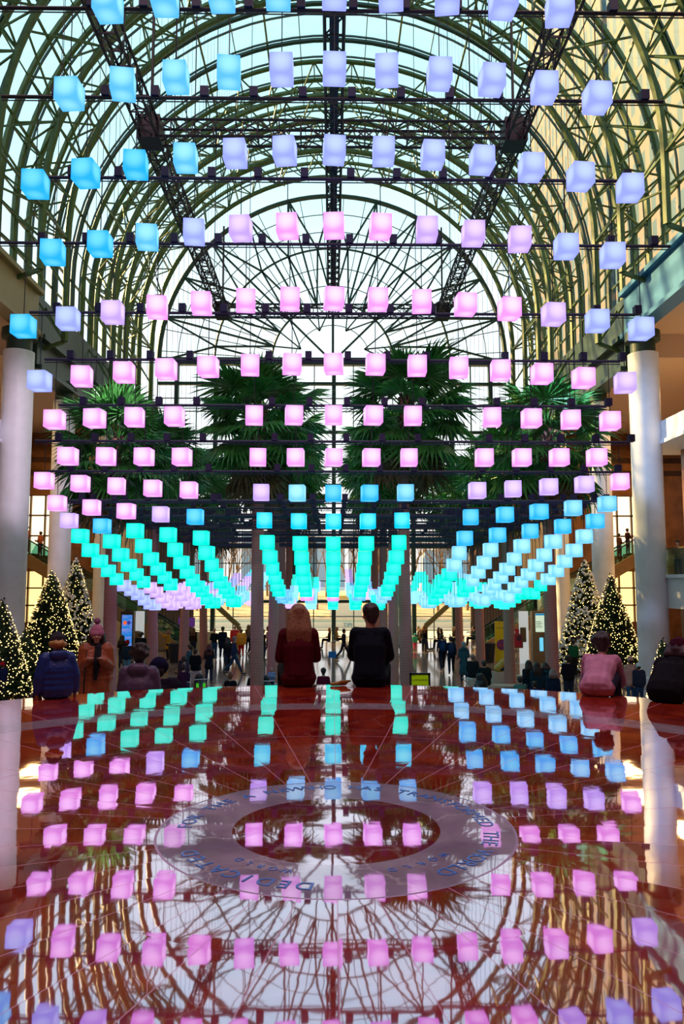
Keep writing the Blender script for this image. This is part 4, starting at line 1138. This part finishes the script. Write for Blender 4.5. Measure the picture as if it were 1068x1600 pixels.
# guests on the balconies and escalators
def fixed(px, py, Y, label, H=1.7, **kw):
    p = at(px, py, Y); person(label, p.x, Y, p.z - H, pose='stand', H=H, group=CR, **kw)
fixed(1058, 845, 33.3, 'person in an orange-brown jacket leaning at the balcony railing', 1.7, coat=(.45, .16, .03), arms='lap', face=2.4)
for i_, (px, py, c, lb) in enumerate(((967, 861, (.10, .03, .02), 'person in brown riding high on the escalator behind the blue-lit column'), (980, 848, (.03, .01, .01), 'person in black riding highest on the escalator behind the blue-lit column'),
        (836, 941, (.30, .04, .05), 'person in a maroon top riding the escalator above the directory kiosk'), (42, 843, (.40, .10, .04), 'person in a rust top riding highest on the escalator beside the lilac-lit column'), (63, 856, (.50, .12, .05), 'person in an orange top riding below the rust top on the escalator'),
        (246, 958, (.42, .30, .20), 'person in a beige top riding the escalator near the fluted panels'), (229, 950, (.02, .02, .03), 'person in black riding above the beige top on the escalator'))):
    Y = 50.2; p = at(px, py, Y); xx = abs(p.x); zt = 0.2 + (xx - 9.3) / 10.3 * 6.0 + .14
    person(lb, p.x, Y, min(zt, 6.34), pose='stand', H=1.68, coat=c, group=CR, arms='lap', face=(1.2 if p.x < 0 else -1.2))

# ------------------------------------------------------------------ cafe tables, chairs, benches
M_metal = mat('brushed_pale_metal', (.5, .5, .5), .35, metal=.7)
M_table = mat('pale_table_top', (.62, .58, .52), .3)
def table(X, Y, label):
    o = empty('cafe_table', (X, Y, 0), 0, label, 'table', 'small cafe tables near the glass wall')
    MB().lathe([(0.001, .72), (.36, .72), (.36, .75), (.001, .75)], n=24).build('table_top', M_table, o)
    MB().tube([(0, 0, .02), (0, 0, .72)], .03, 8).build('post', M_metal, o)
    MB().lathe([(.25, 0), (.25, .02), (.03, .04)], n=20).build('base', M_metal, o)
def chair(X, Y, rz, label):
    o = empty('cafe_chair', (X, Y, 0), rz, label, 'chair', 'wire cafe chairs near the glass wall')
    MB().box((0, 0, .45), (.42, .42, .03)).build('seat', M_metal, o)
    b = MB()
    for i in range(6): b.bar((-.19 + i * .076, -.2, .46), (-.19 + i * .076, -.25, .84), .015)
    b.bar((-.21, -.25, .84), (.21, -.25, .84), .03); b.build('backrest', M_metal, o)
    for sx in (-1, 1):
        for sy in (-1, 1): MB().tube([(sx * .18, sy * .18, .45), (sx * .21, sy * .21, 0)], .012, 6).build('leg', M_metal, o)
ci = 0
tabs = [(-0.9, 51.5, 'cafe table beside the blond head'), (1.0, 52.5, 'cafe table between the two seated figures'), (6.4, 50.5, 'cafe table nearest the child in green'),
        (7.8, 51.8, 'cafe table beside the olive raking strut'), (5.2, 53.0, 'cafe table between palm trunk and chairs'), (9.0, 53.0, 'cafe table in front of the fluted panels')]
cc = [(.01, .012, .02), (.03, .02, .02), (.38, .22, .08), (.012, .02, .03), (.12, .06, .04), (.02, .01, .01)]
for ti, (X, Y, lb) in enumerate(tabs):
    table(X, Y, lb)
    for s_ in (-1, 1):
        chair(X + s_ * .72, Y + .1 * s_, s_ * pi / 2, 'wire chair %s of the %s' % ('left' if s_ < 0 else 'right', lb.replace('cafe table', 'table')))
        col_c = cc[(ti * 2 + (s_ > 0)) % 6]
        nm_c = ('black', 'dark brown', 'tan', 'navy', 'brown', 'plum')[(ti * 2 + (s_ > 0)) % 6]
        person('person in %s sitting %s of the %s' % (nm_c, 'left' if s_ < 0 else 'right', lb.replace('cafe table', 'table')), X + s_ * .70, Y + .1 * s_, .465, s_ * pi / 2, 'sit', 1.68, col_c, (.01, .015, .03),
               ((.02, .01, .01), (.25, .10, .04), (.45, .28, .12))[(ti + (s_ > 0)) % 3], 'long' if (ti + (s_ > 0)) % 2 else 'short', arms='lap', vox=.03, group=CR)
crowd(648, 990, 'small child in teal, pink and green by the cafe chairs', 'stand', 1.05, coat=(.03, .40, .20), legs=(.6, .03, .12), hat=(.05, .5, .5), puff=.05)
def bench(X, Y, rz, L, label):
    o = empty('bench', (X, Y, 0), rz, label, 'bench')
    MB().box((0, 0, .44), (L, .5, .06)).build('seat', mat('pale_stone_bench', (.55, .45, .40), .3), o)
    for s_ in (-1, 1): MB().box((s_ * L * .4, 0, .205), (.08, .44, .41)).build('leg', mat('pale_stone_leg', (.6, .55, .52), .4), o)
bench(at(785, 1058, 29).x, 29.6, 0, 1.5, 'pale low bench beside the palm trunk with the yellow hoodie')
bench(at(668, 1060, 30).x, 29.0, 0, 1.4, 'pale low bench behind the lime green sign')
# planter rims round the palms
# waste bins
def bin_(px, Y, label):
    o = empty('waste_bin', (gx(px, Y), Y, 0), 0, label, 'bin', 'black waste bins')
    MB().lathe([(.26, 0), (.36, 1.0), (.30, 1.0), (.24, .1), (.001, .1)], n=20).build('body', M_black, o)
    MB().lathe([(.38, 1.0), (.38, 1.05), (.28, 1.06)], n=20).build('rim', M_black, o)
bin_(763, 42.5, 'black flared bin beside the yellow banner'); bin_(273, 42.5, 'black flared bin behind the mustard coat')

# ------------------------------------------------------------------ signs and kiosks
def standing_panel(name, px, top, bot, wpx, Y, label, m, cat, depth=.12, lift=None):
    a = at(px, top, Y); c = at(px, bot, Y); w = wpx * Y / F * 1.0
    z0 = c.z if lift is None else lift
    o = MB().box((0, 0, (a.z - z0) / 2), (w, depth, a.z - z0)).build(name, m, loc=(a.x, Y, z0)); tag(o, label, cat)
    return o, w, a.z - z0
M_yellow = mat('yellow_banner', (.85, .58, .0), .5); M_redsign = mat('red_sign', (.62, .004, .02), .4); M_whitep = mat('white_panel', (.85, .88, .88), .4, emit=(.85, .95, 1.0), estr=.35)
M_lime = mat('lime_sign', (.38, .62, .0), .4, emit=(.38, .62, .0), estr=.25)
M_frame = mat('dark_sign_frame', (.02, .02, .02), .4)
# yellow banner with a round emblem
o, w, h = standing_panel('banner_stand', 781, 971, 1030, 17, 43, 'tall yellow banner with a round purple emblem behind the palm trunk', M_yellow, 'banner', lift=0)
b = MB(); b.lathe([(.001, 0), (.30, 0)], n=28); e_ = b.build('emblem', mat('purple_emblem', (.22, .03, .16), .4), o); e_.location = (.06, -.068, h * .42); e_.rotation_euler = (pi / 2, 0, 0)
b = MB(); b.box((0, 0, 0), (.44, .01, .07)); e2 = b.build('emblem_band', mat('emblem_band_red', (.55, .05, .05), .4), o, loc=(.06, -.075, h * .40))
b = MB()
for j, zz in enumerate((.95, .85, .83)): b.box((-.08 if j == 0 else 0, -.066, h * zz), (.12 if j == 0 else .5, .004, .014))
b.build('print_line', mat('sign_ink', (.10, .08, .02), .5), o)
# white totem
o, w, h = standing_panel('white_totem', 817, 955, 1029, 14, 42, 'tall white totem beside the directory kiosk', M_whitep, 'sign', lift=0)
MB().box((-.05, -.075, h * .55), (w * .66, .03, h * .28)).build('bronze_plate', M_bronze, o)
# directory kiosk
o, w, h = standing_panel('directory_kiosk', 840, 955, 1028, 22, 42.5, 'bronze directory kiosk with a blue-topped lit panel', mat('bronze_case', (.20, .14, .09), .35, metal=.3), 'kiosk', .5, 0)
MB().box((0.02, -.26, h * .78), (w * .62, .02, h * .36)).build('screen', mat('pale_screen', (.6, .75, .6), .3, emit=(.62, .80, .62), estr=.75), o)
MB().box((0.02, -.275, h * .94), (w * .62, .02, h * .035)).build('screen_header', mat('blue_header', (.0, .2, .45), .3, emit=(.0, .25, .6), estr=.6), o)
MB().box((0.08, -.26, h * .36), (w * .26, .02, h * .26)).build('screen', mat('blue_screen', (.1, .5, .8), .3, emit=(.15, .65, .95), estr=.9), o)
b = MB()
for j in range(4): b.box((-.06 + .03 * (j % 2), -.275, h * (.80 - j * .035)), (w * (.34 + .1 * (j % 2)), .004, .03))
b.build('print_line', MATS['sign_ink'], o)
# digital screen on the left
o, w, h = standing_panel('digital_screen', 200, 955, 1030, 20, 42.5, 'tall digital screen with orange and blue diamond emblem beside the palm trunk', mat('dark_case', (.03, .02, .02), .4), 'screen', .3, 0)
def scr():
    m = bpy.data.materials.new('sky_picture_screen'); m.use_nodes = True; nt = m.node_tree; b = nt.nodes['Principled BSDF']; N = nt.nodes.new; L = nt.links.new
    tc = N('ShaderNodeTexCoord'); nz = N('ShaderNodeTexNoise'); nz.inputs['Scale'].default_value = 2.2; mp = N('ShaderNodeMapping'); mp.inputs['Scale'].default_value = (1, 1, 4)
    rp = N('ShaderNodeValToRGB'); rp.color_ramp.elements[0].color = (.0, .22, .75, 1); rp.color_ramp.elements[1].color = (.45, .35, .75, 1); rp.color_ramp.elements[0].position = .4
    L(tc.outputs['Object'], mp.inputs[0]); L(mp.outputs[0], nz.inputs['Vector']); L(nz.outputs['Fac'], rp.inputs[0]); L(rp.outputs[0], b.inputs['Emission Color']); b.inputs['Emission Strength'].default_value = .9
    b.inputs['Base Color'].default_value = (0, 0, 0, 1)
    return m
MB().box((0, -.16, h * .52), (w * .78, .02, h * .82)).build('screen', scr(), o)
for dx, c in ((-.10, (.85, .12, .02)), (.10, (.02, .03, .30))):
    b = MB(); b.add([(dx - .13, -.18, h * .78), (dx, -.18, h * .78 - .13), (dx + .13, -.18, h * .78), (dx, -.18, h * .78 + .13)], [(0, 1, 2, 3)])
    b.build('emblem_diamond', mat('diamond_%d' % (dx > 0), c, .4, emit=c, estr=.9), o)
o, w, h = standing_panel('white_totem', 219, 955, 1028, 13, 42.0, 'tall white totem beside the digital screen', M_whitep, 'sign', lift=0)
MB().box((-.1, -.075, h * .5), (w * .6, .03, h * .25)).build('bronze_plate', M_bronze, o)
# red signs
def pole_sign(px, top, bot, wpx, Y, label, m, frame=True, cat='sign'):
    a = at(px, top, Y); c = at(px, bot, Y); w = wpx * Y / F; h = a.z - c.z
    o = empty('sign_stand', (a.x, Y, 0), 0, label, cat)
    MB().box((0, 0, c.z + h / 2), (w, .03, h)).build('sign_panel', m, o)
    if frame:
        b = MB()
        for s_ in (-1, 1): b.box((s_ * w / 2, 0, c.z + h / 2), (.04, .05, h + .04)); b.box((0, 0, c.z + h / 2 + s_ * h / 2), (w + .04, .05, .04))
        b.build('sign_frame', M_bronze if m is M_redsign else M_frame, o)
    MB().tube([(0, .02, 0), (0, .02, c.z)], .025, 8).build('pole', M_metal, o)
    MB().lathe([(.001, .03), (.24, .02), (.24, 0)], n=20).build('base', M_metal, o)
    return o, w, h, c.z
o, w, h, zc = pole_sign(807, 991, 1012, 17, 36.5, 'red framed sign on a stand with a dark round emblem', M_redsign)
b = MB(); b.lathe([(.001, 0), (.13, 0)], n=24); e_ = b.build('emblem', mat('dark_plum', (.08, .01, .03), .4), o, loc=(w * .18, -.02, zc + h * .7)); e_.rotation_euler = (pi / 2, 0, 0)
o, w, h, zc = pole_sign(803, 983, 994, 15, 42.0, 'red sign with a white upward arrow behind the framed red sign', M_redsign, False)
b = MB(); b.add([(-.07, -.02, zc + h * .5), (.07, -.02, zc + h * .5), (0, -.02, zc + h * .85)], [(0, 1, 2)]); b.box((0, -.02, zc + h * .32), (.05, .004, h * .4)); b.build('arrow', mat('white_ink', (.85, .85, .85), .4), o)
# blue notice
pole_sign(519, 1018, 1028, 12, 27.0, 'small blue notice on a slim stand between the two seated foreground figures', mat('blue_notice', (.01, .14, .42), .4), False)
# lime LUMINARIES sign
Yl = 15.5
o, w, h, zc = pole_sign(655.5, 1053, 1073, 29, Yl, 'lime green sign lettered LUMINARIES standing beyond the marble edge', M_lime)
o.location.z = step_z(o.location.x, Yl)
for ch_ in o.children: ch_.location.z -= o.location.z if ch_.name.startswith(('sign', )) else 0
for ch_ in list(o.children):
    if ch_.name.startswith('pole'): ch_.scale.z = max(.1, (zc - o.location.z) / zc)
tm = text_mesh('LUMINARIES', .058, 'lettering', .002); tm.materials.clear(); tm.materials.append(MATS['sign_ink'])
t_ = link('lettering', tm, o, (-.0, -.022, zc + h * .52 - o.location.z)); t_.rotation_euler = (pi / 2, 0, 0)
b = MB(); b.box((-w * .34, -.02, zc + h * .86 - o.location.z), (.05, .003, .01)); b.box((-w * .05, -.02, zc + h * .12 - o.location.z), (w * .7, .003, .008)); b.build('print_line', MATS['sign_ink'], o)
# pushchairs
def pushchair(px, Y, rz, label, accent):
    X = gx(px, Y); o = empty('pushchair', (X, Y, 0), rz, label, 'pushchair')
    b = MB(); b.cap((0, -.1, .55), (0, .2, .75), .20, .24); b.cap((0, .25, .75), (0, .15, 1.0), .22, .16)
    link('seat_and_hood', remeshed(b, 'seat', .025, M_black), o)
    b = MB()
    for s_ in (-1, 1): b.tube([(s_ * .26, -.45, 1.0), (s_ * .25, 0, .5), (s_ * .24, .4, .15)], .014, 6); b.tube([(s_ * .25, .1, .55), (s_ * .26, -.35, .12)], .014, 6)
    b.tube([(-.26, -.45, 1.0), (.26, -.45, 1.0)], .016, 6); b.build('frame', M_metal, o)
    for sx in (-1, 1):
        for y_, r_ in ((-.35, .12), (.4, .10)):
            b = MB(); b.tube([(sx * .27 - .02, y_, r_), (sx * .27 + .02, y_, r_)], r_, 16); b.build('wheel', M_black, o)
    for s_ in (-1, 1): MB().bar((s_ * .1, -.32, .55), (s_ * .12, -.28, .85), .09, .03).build('stripe', accent, o)
pushchair(313, 27.5, .3, 'black pushchair with neon green stripes on its back', mat('neon_green', (.1, .85, .02), .5, emit=(.1, .85, .02), estr=.3))
pushchair(744, 27.5, -1.0, 'dark pushchair beside the slate blue overcoat', M_metal)
pushchair(415, 27.0, .2, 'dark navy pushchair between the two palm trunks near the blond woman', M_navy)
# gloves left on the rim beside the man
x, y, a = edge_pos(529, .12); b = MB(); b.cap((-.09, 0, .02), (.06, .03, .03), .02, .03); b.cap((.02, .0, .045), (.12, .04, .05), .022, .014)
tag(link('glove', remeshed(b, 'glove', .01, mat('tan_leather', (.42, .22, .04), .6)), None, (x, y, ZP)), 'tan glove lying on the marble edge beside the man', 'glove')
# far counter and screen
o = MB().box((0, 0, .55), (3.0, .7, 1.1)).build('counter', M_cream, loc=(gx(300, 52), 52, 0)); tag(o, 'pale counter beneath the dark screen near the left fluted panels', 'counter')
o = MB().box((0, 0, 0), (1.1, .1, .62)).build('monitor', mat('violet_screen', (.02, .01, .03), .3, emit=(.12, .03, .22), estr=.5), loc=(gx(291, 52), 52, at(291, 972, 52).z)); tag(o, 'dark screen with a violet picture hanging above the counter', 'screen')
MB().tube([(0, 0, -1.8), (0, 0, -.3)], .03, 6).build('post', M_frame, o)

# ------------------------------------------------------------------ outside
M_pave = mat('pale_paving', (.62, .56, .50), .7, noise=.15, nscale=.3)
b = MB(); b.box((0, 120, -.2), (400, 125, .3)); struct(b.build('floor_plaza', M_pave))
b = MB(); b.add([(-120, 84, 0), (120, 84, 0), (120, 105, 2.7), (-120, 105, 2.7), (-120, 150, 2.9), (120, 150, 2.9)], [(0, 1, 2, 3), (3, 2, 5, 4)])
struct(b.build('floor_terrace', mat('sandy_terrace', (.60, .42, .24), .9, noise=.3, nscale=.25)))
M_board = mat('white_boards', (.80, .82, .84), .5)
o = MB().box((0, 0, .35), (60, .12, .7)).build('rink_boards', M_board, loc=(0, 74, 0)); tag(o, 'long low white rink boards outside the glass', 'rink boards')
o2 = MB().box((0, 0, .72), (60, .14, .06)).build('cap_rail', mat('teal_rail', (.05, .45, .55), .5), o)
b = MB()
for i in range(-40, 41): b.box((i * .75, 0, 1.1), (.04, .04, .75))
b.box((0, 0, 1.48), (60, .05, .05)); b.build('picket', mat('white_picket', (.7, .74, .76), .5), o)
tm = text_mesh('TIPI', .55, 'lettering', .01); tm.materials.clear(); tm.materials.append(mat('teal_ink', (.0, .30, .45), .5))
t_ = link('lettering', tm, o, (at(543, 982, 74).x, -.09, .36)); t_.rotation_euler = (pi / 2, 0, 0)
o = MB().box((0, 0, .3), (90, .5, .6)).build('low_wall', M_pave, loc=(0, 83.5, 0)); tag(o, 'pale low wall behind the rink boards', 'wall')
# site hut
o = MB().box((0, 0, 1.1), (3.6, 2, 2.2)).build('hut', M_board, loc=(at(540, 950, 88).x, 88, 0.4)); tag(o, 'small pale hut with a sandy roof behind the rink boards', 'hut'); MB().box((0, 0, 2.35), (4.0, 2.4, .35)).build('roof', mat('sandy_roof', (.6, .42, .12), .6), o)
M_trunk = mat('tree_bark', (.28, .15, .06), .9, noise=.3, nscale=2); 
def bare_tree(seed):
    r = random.Random(seed); b = MB()
    def grow(p, d, L, rad, dep):
        q = p + d * L; b.tube([p, (p + q) / 2 + V((r.uniform(-.05, .05), 0, 0)) * L, q], [rad, rad * .85, rad * .7], 5 if dep < 2 else 4, caps=False)
        if dep >= 5: return
        for _ in range(3 if dep else 4):
            nd = (d + V((r.uniform(-.75, .75), r.uniform(-.75, .75), r.uniform(-.05, .5)))).normalized(); grow(q, nd, L * r.uniform(.55, .75), rad * .55, dep + 1)
    grow(V((0, 0, 0)), V((0, 0, 1)), 3.4, .17, 0)
    return b.mesh('trunk_and_branches', M_trunk)
TR = [bare_tree(s) for s in (1, 2, 3)]
ti = 0
for Y, n_, sp in ((92, 12, 3.6), (104, 14, 4.0)):
    for i in range(n_):
        X = (i - (n_ - 1) / 2) * sp + (1.2 if Y > 100 else 0)
        zz = max(0, (Y - 84) / 21 * 2.7)
        o = link('bare_tree', TR[ti % 3], None, (X, Y + (i % 3) * .7, min(zz, 2.75) - .1), ti * 1.3); ti += 1
        tag(o, 'golden-lit bare tree, %s from the left in the %s row outside' % (ORD[i + 1], 'nearer' if Y < 100 else 'farther'), 'tree', 'bare trees outside the glass wall')
# tower outside on the right, far shore
def tower_mat(name, wall, pane, sx, sz):
    m = bpy.data.materials.new(name); m.use_nodes = True; nt = m.node_tree; b = nt.nodes['Principled BSDF']; N = nt.nodes.new; L = nt.links.new
    tc = N('ShaderNodeTexCoord'); sp = N('ShaderNodeSeparateXYZ'); cb = N('ShaderNodeCombineXYZ'); ad = N('ShaderNodeMath'); ad.operation = 'ADD'
    L(tc.outputs['Object'], sp.inputs[0]); L(sp.outputs['X'], ad.inputs[0]); L(sp.outputs['Y'], ad.inputs[1]); L(ad.outputs[0], cb.inputs[0]); L(sp.outputs['Z'], cb.inputs[1])
    br = N('ShaderNodeTexBrick'); br.offset = 0; br.inputs['Color1'].default_value = (*pane, 1); br.inputs['Color2'].default_value = (*[c * .8 for c in pane], 1); br.inputs['Mortar'].default_value = (*wall, 1)
    br.inputs['Scale'].default_value = 1; br.inputs['Brick Width'].default_value = sx; br.inputs['Row Height'].default_value = sz; br.inputs['Mortar Size'].default_value = .42; br.inputs['Mortar Smooth'].default_value = 0
    L(cb.outputs[0], br.inputs['Vector']); L(br.outputs['Color'], b.inputs['Base Color']); b.inputs['Roughness'].default_value = .5
    return m
def building(X, Y, w, d, h, m, label, cat='building'):
    o = MB().box((0, 0, h / 2), (w, d, h)).build('office_tower', m, loc=(X, Y, 0)); tag(o, label, cat)
    MB().box((0, 0, h + .8), (w * .6, d * .6, 1.6)).build('roof_plant', M_cream, o)
    return o
T1 = tower_mat('stone_tower_with_windows', (.17, .125, .09), (.03, .09, .13), 1.7, 3.4); T2 = tower_mat('glass_tower', (.20, .33, .28), (.10, .35, .32), 1.5, 3.2)
building(44, 92, 30, 30, 130, T1, 'sunlit stone office tower seen through the right side of the vault')
building(33, 60, 14, 16, 60, T1, 'nearer sunlit stone building pressed against the right side of the vault')
building(37, 38, 16, 20, 70, tower_mat('green_glass_tower', (.22, .22, .08), (.03, .20, .14), 1.6, 3.3), 'green glass building glimpsed at the upper right through the vault')
building(-40, 34, 22, 20, 46, T2, 'teal glass building glimpsed at the upper left through the vault')
building(-60, 96, 16, 20, 14, T2, 'low glass building beyond the left glazing of the vault')
for i in range(9):
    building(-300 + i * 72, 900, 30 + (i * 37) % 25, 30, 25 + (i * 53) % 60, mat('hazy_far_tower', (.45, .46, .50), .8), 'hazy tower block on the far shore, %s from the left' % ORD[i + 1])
b = MB(); b.box((0, 1000, -1.0), (3000, 1800, .4)); o = b.build('river', mat('river_water', (.25, .33, .38), .2)); tag(o, 'pale river beyond the plaza', 'river', kind='stuff')
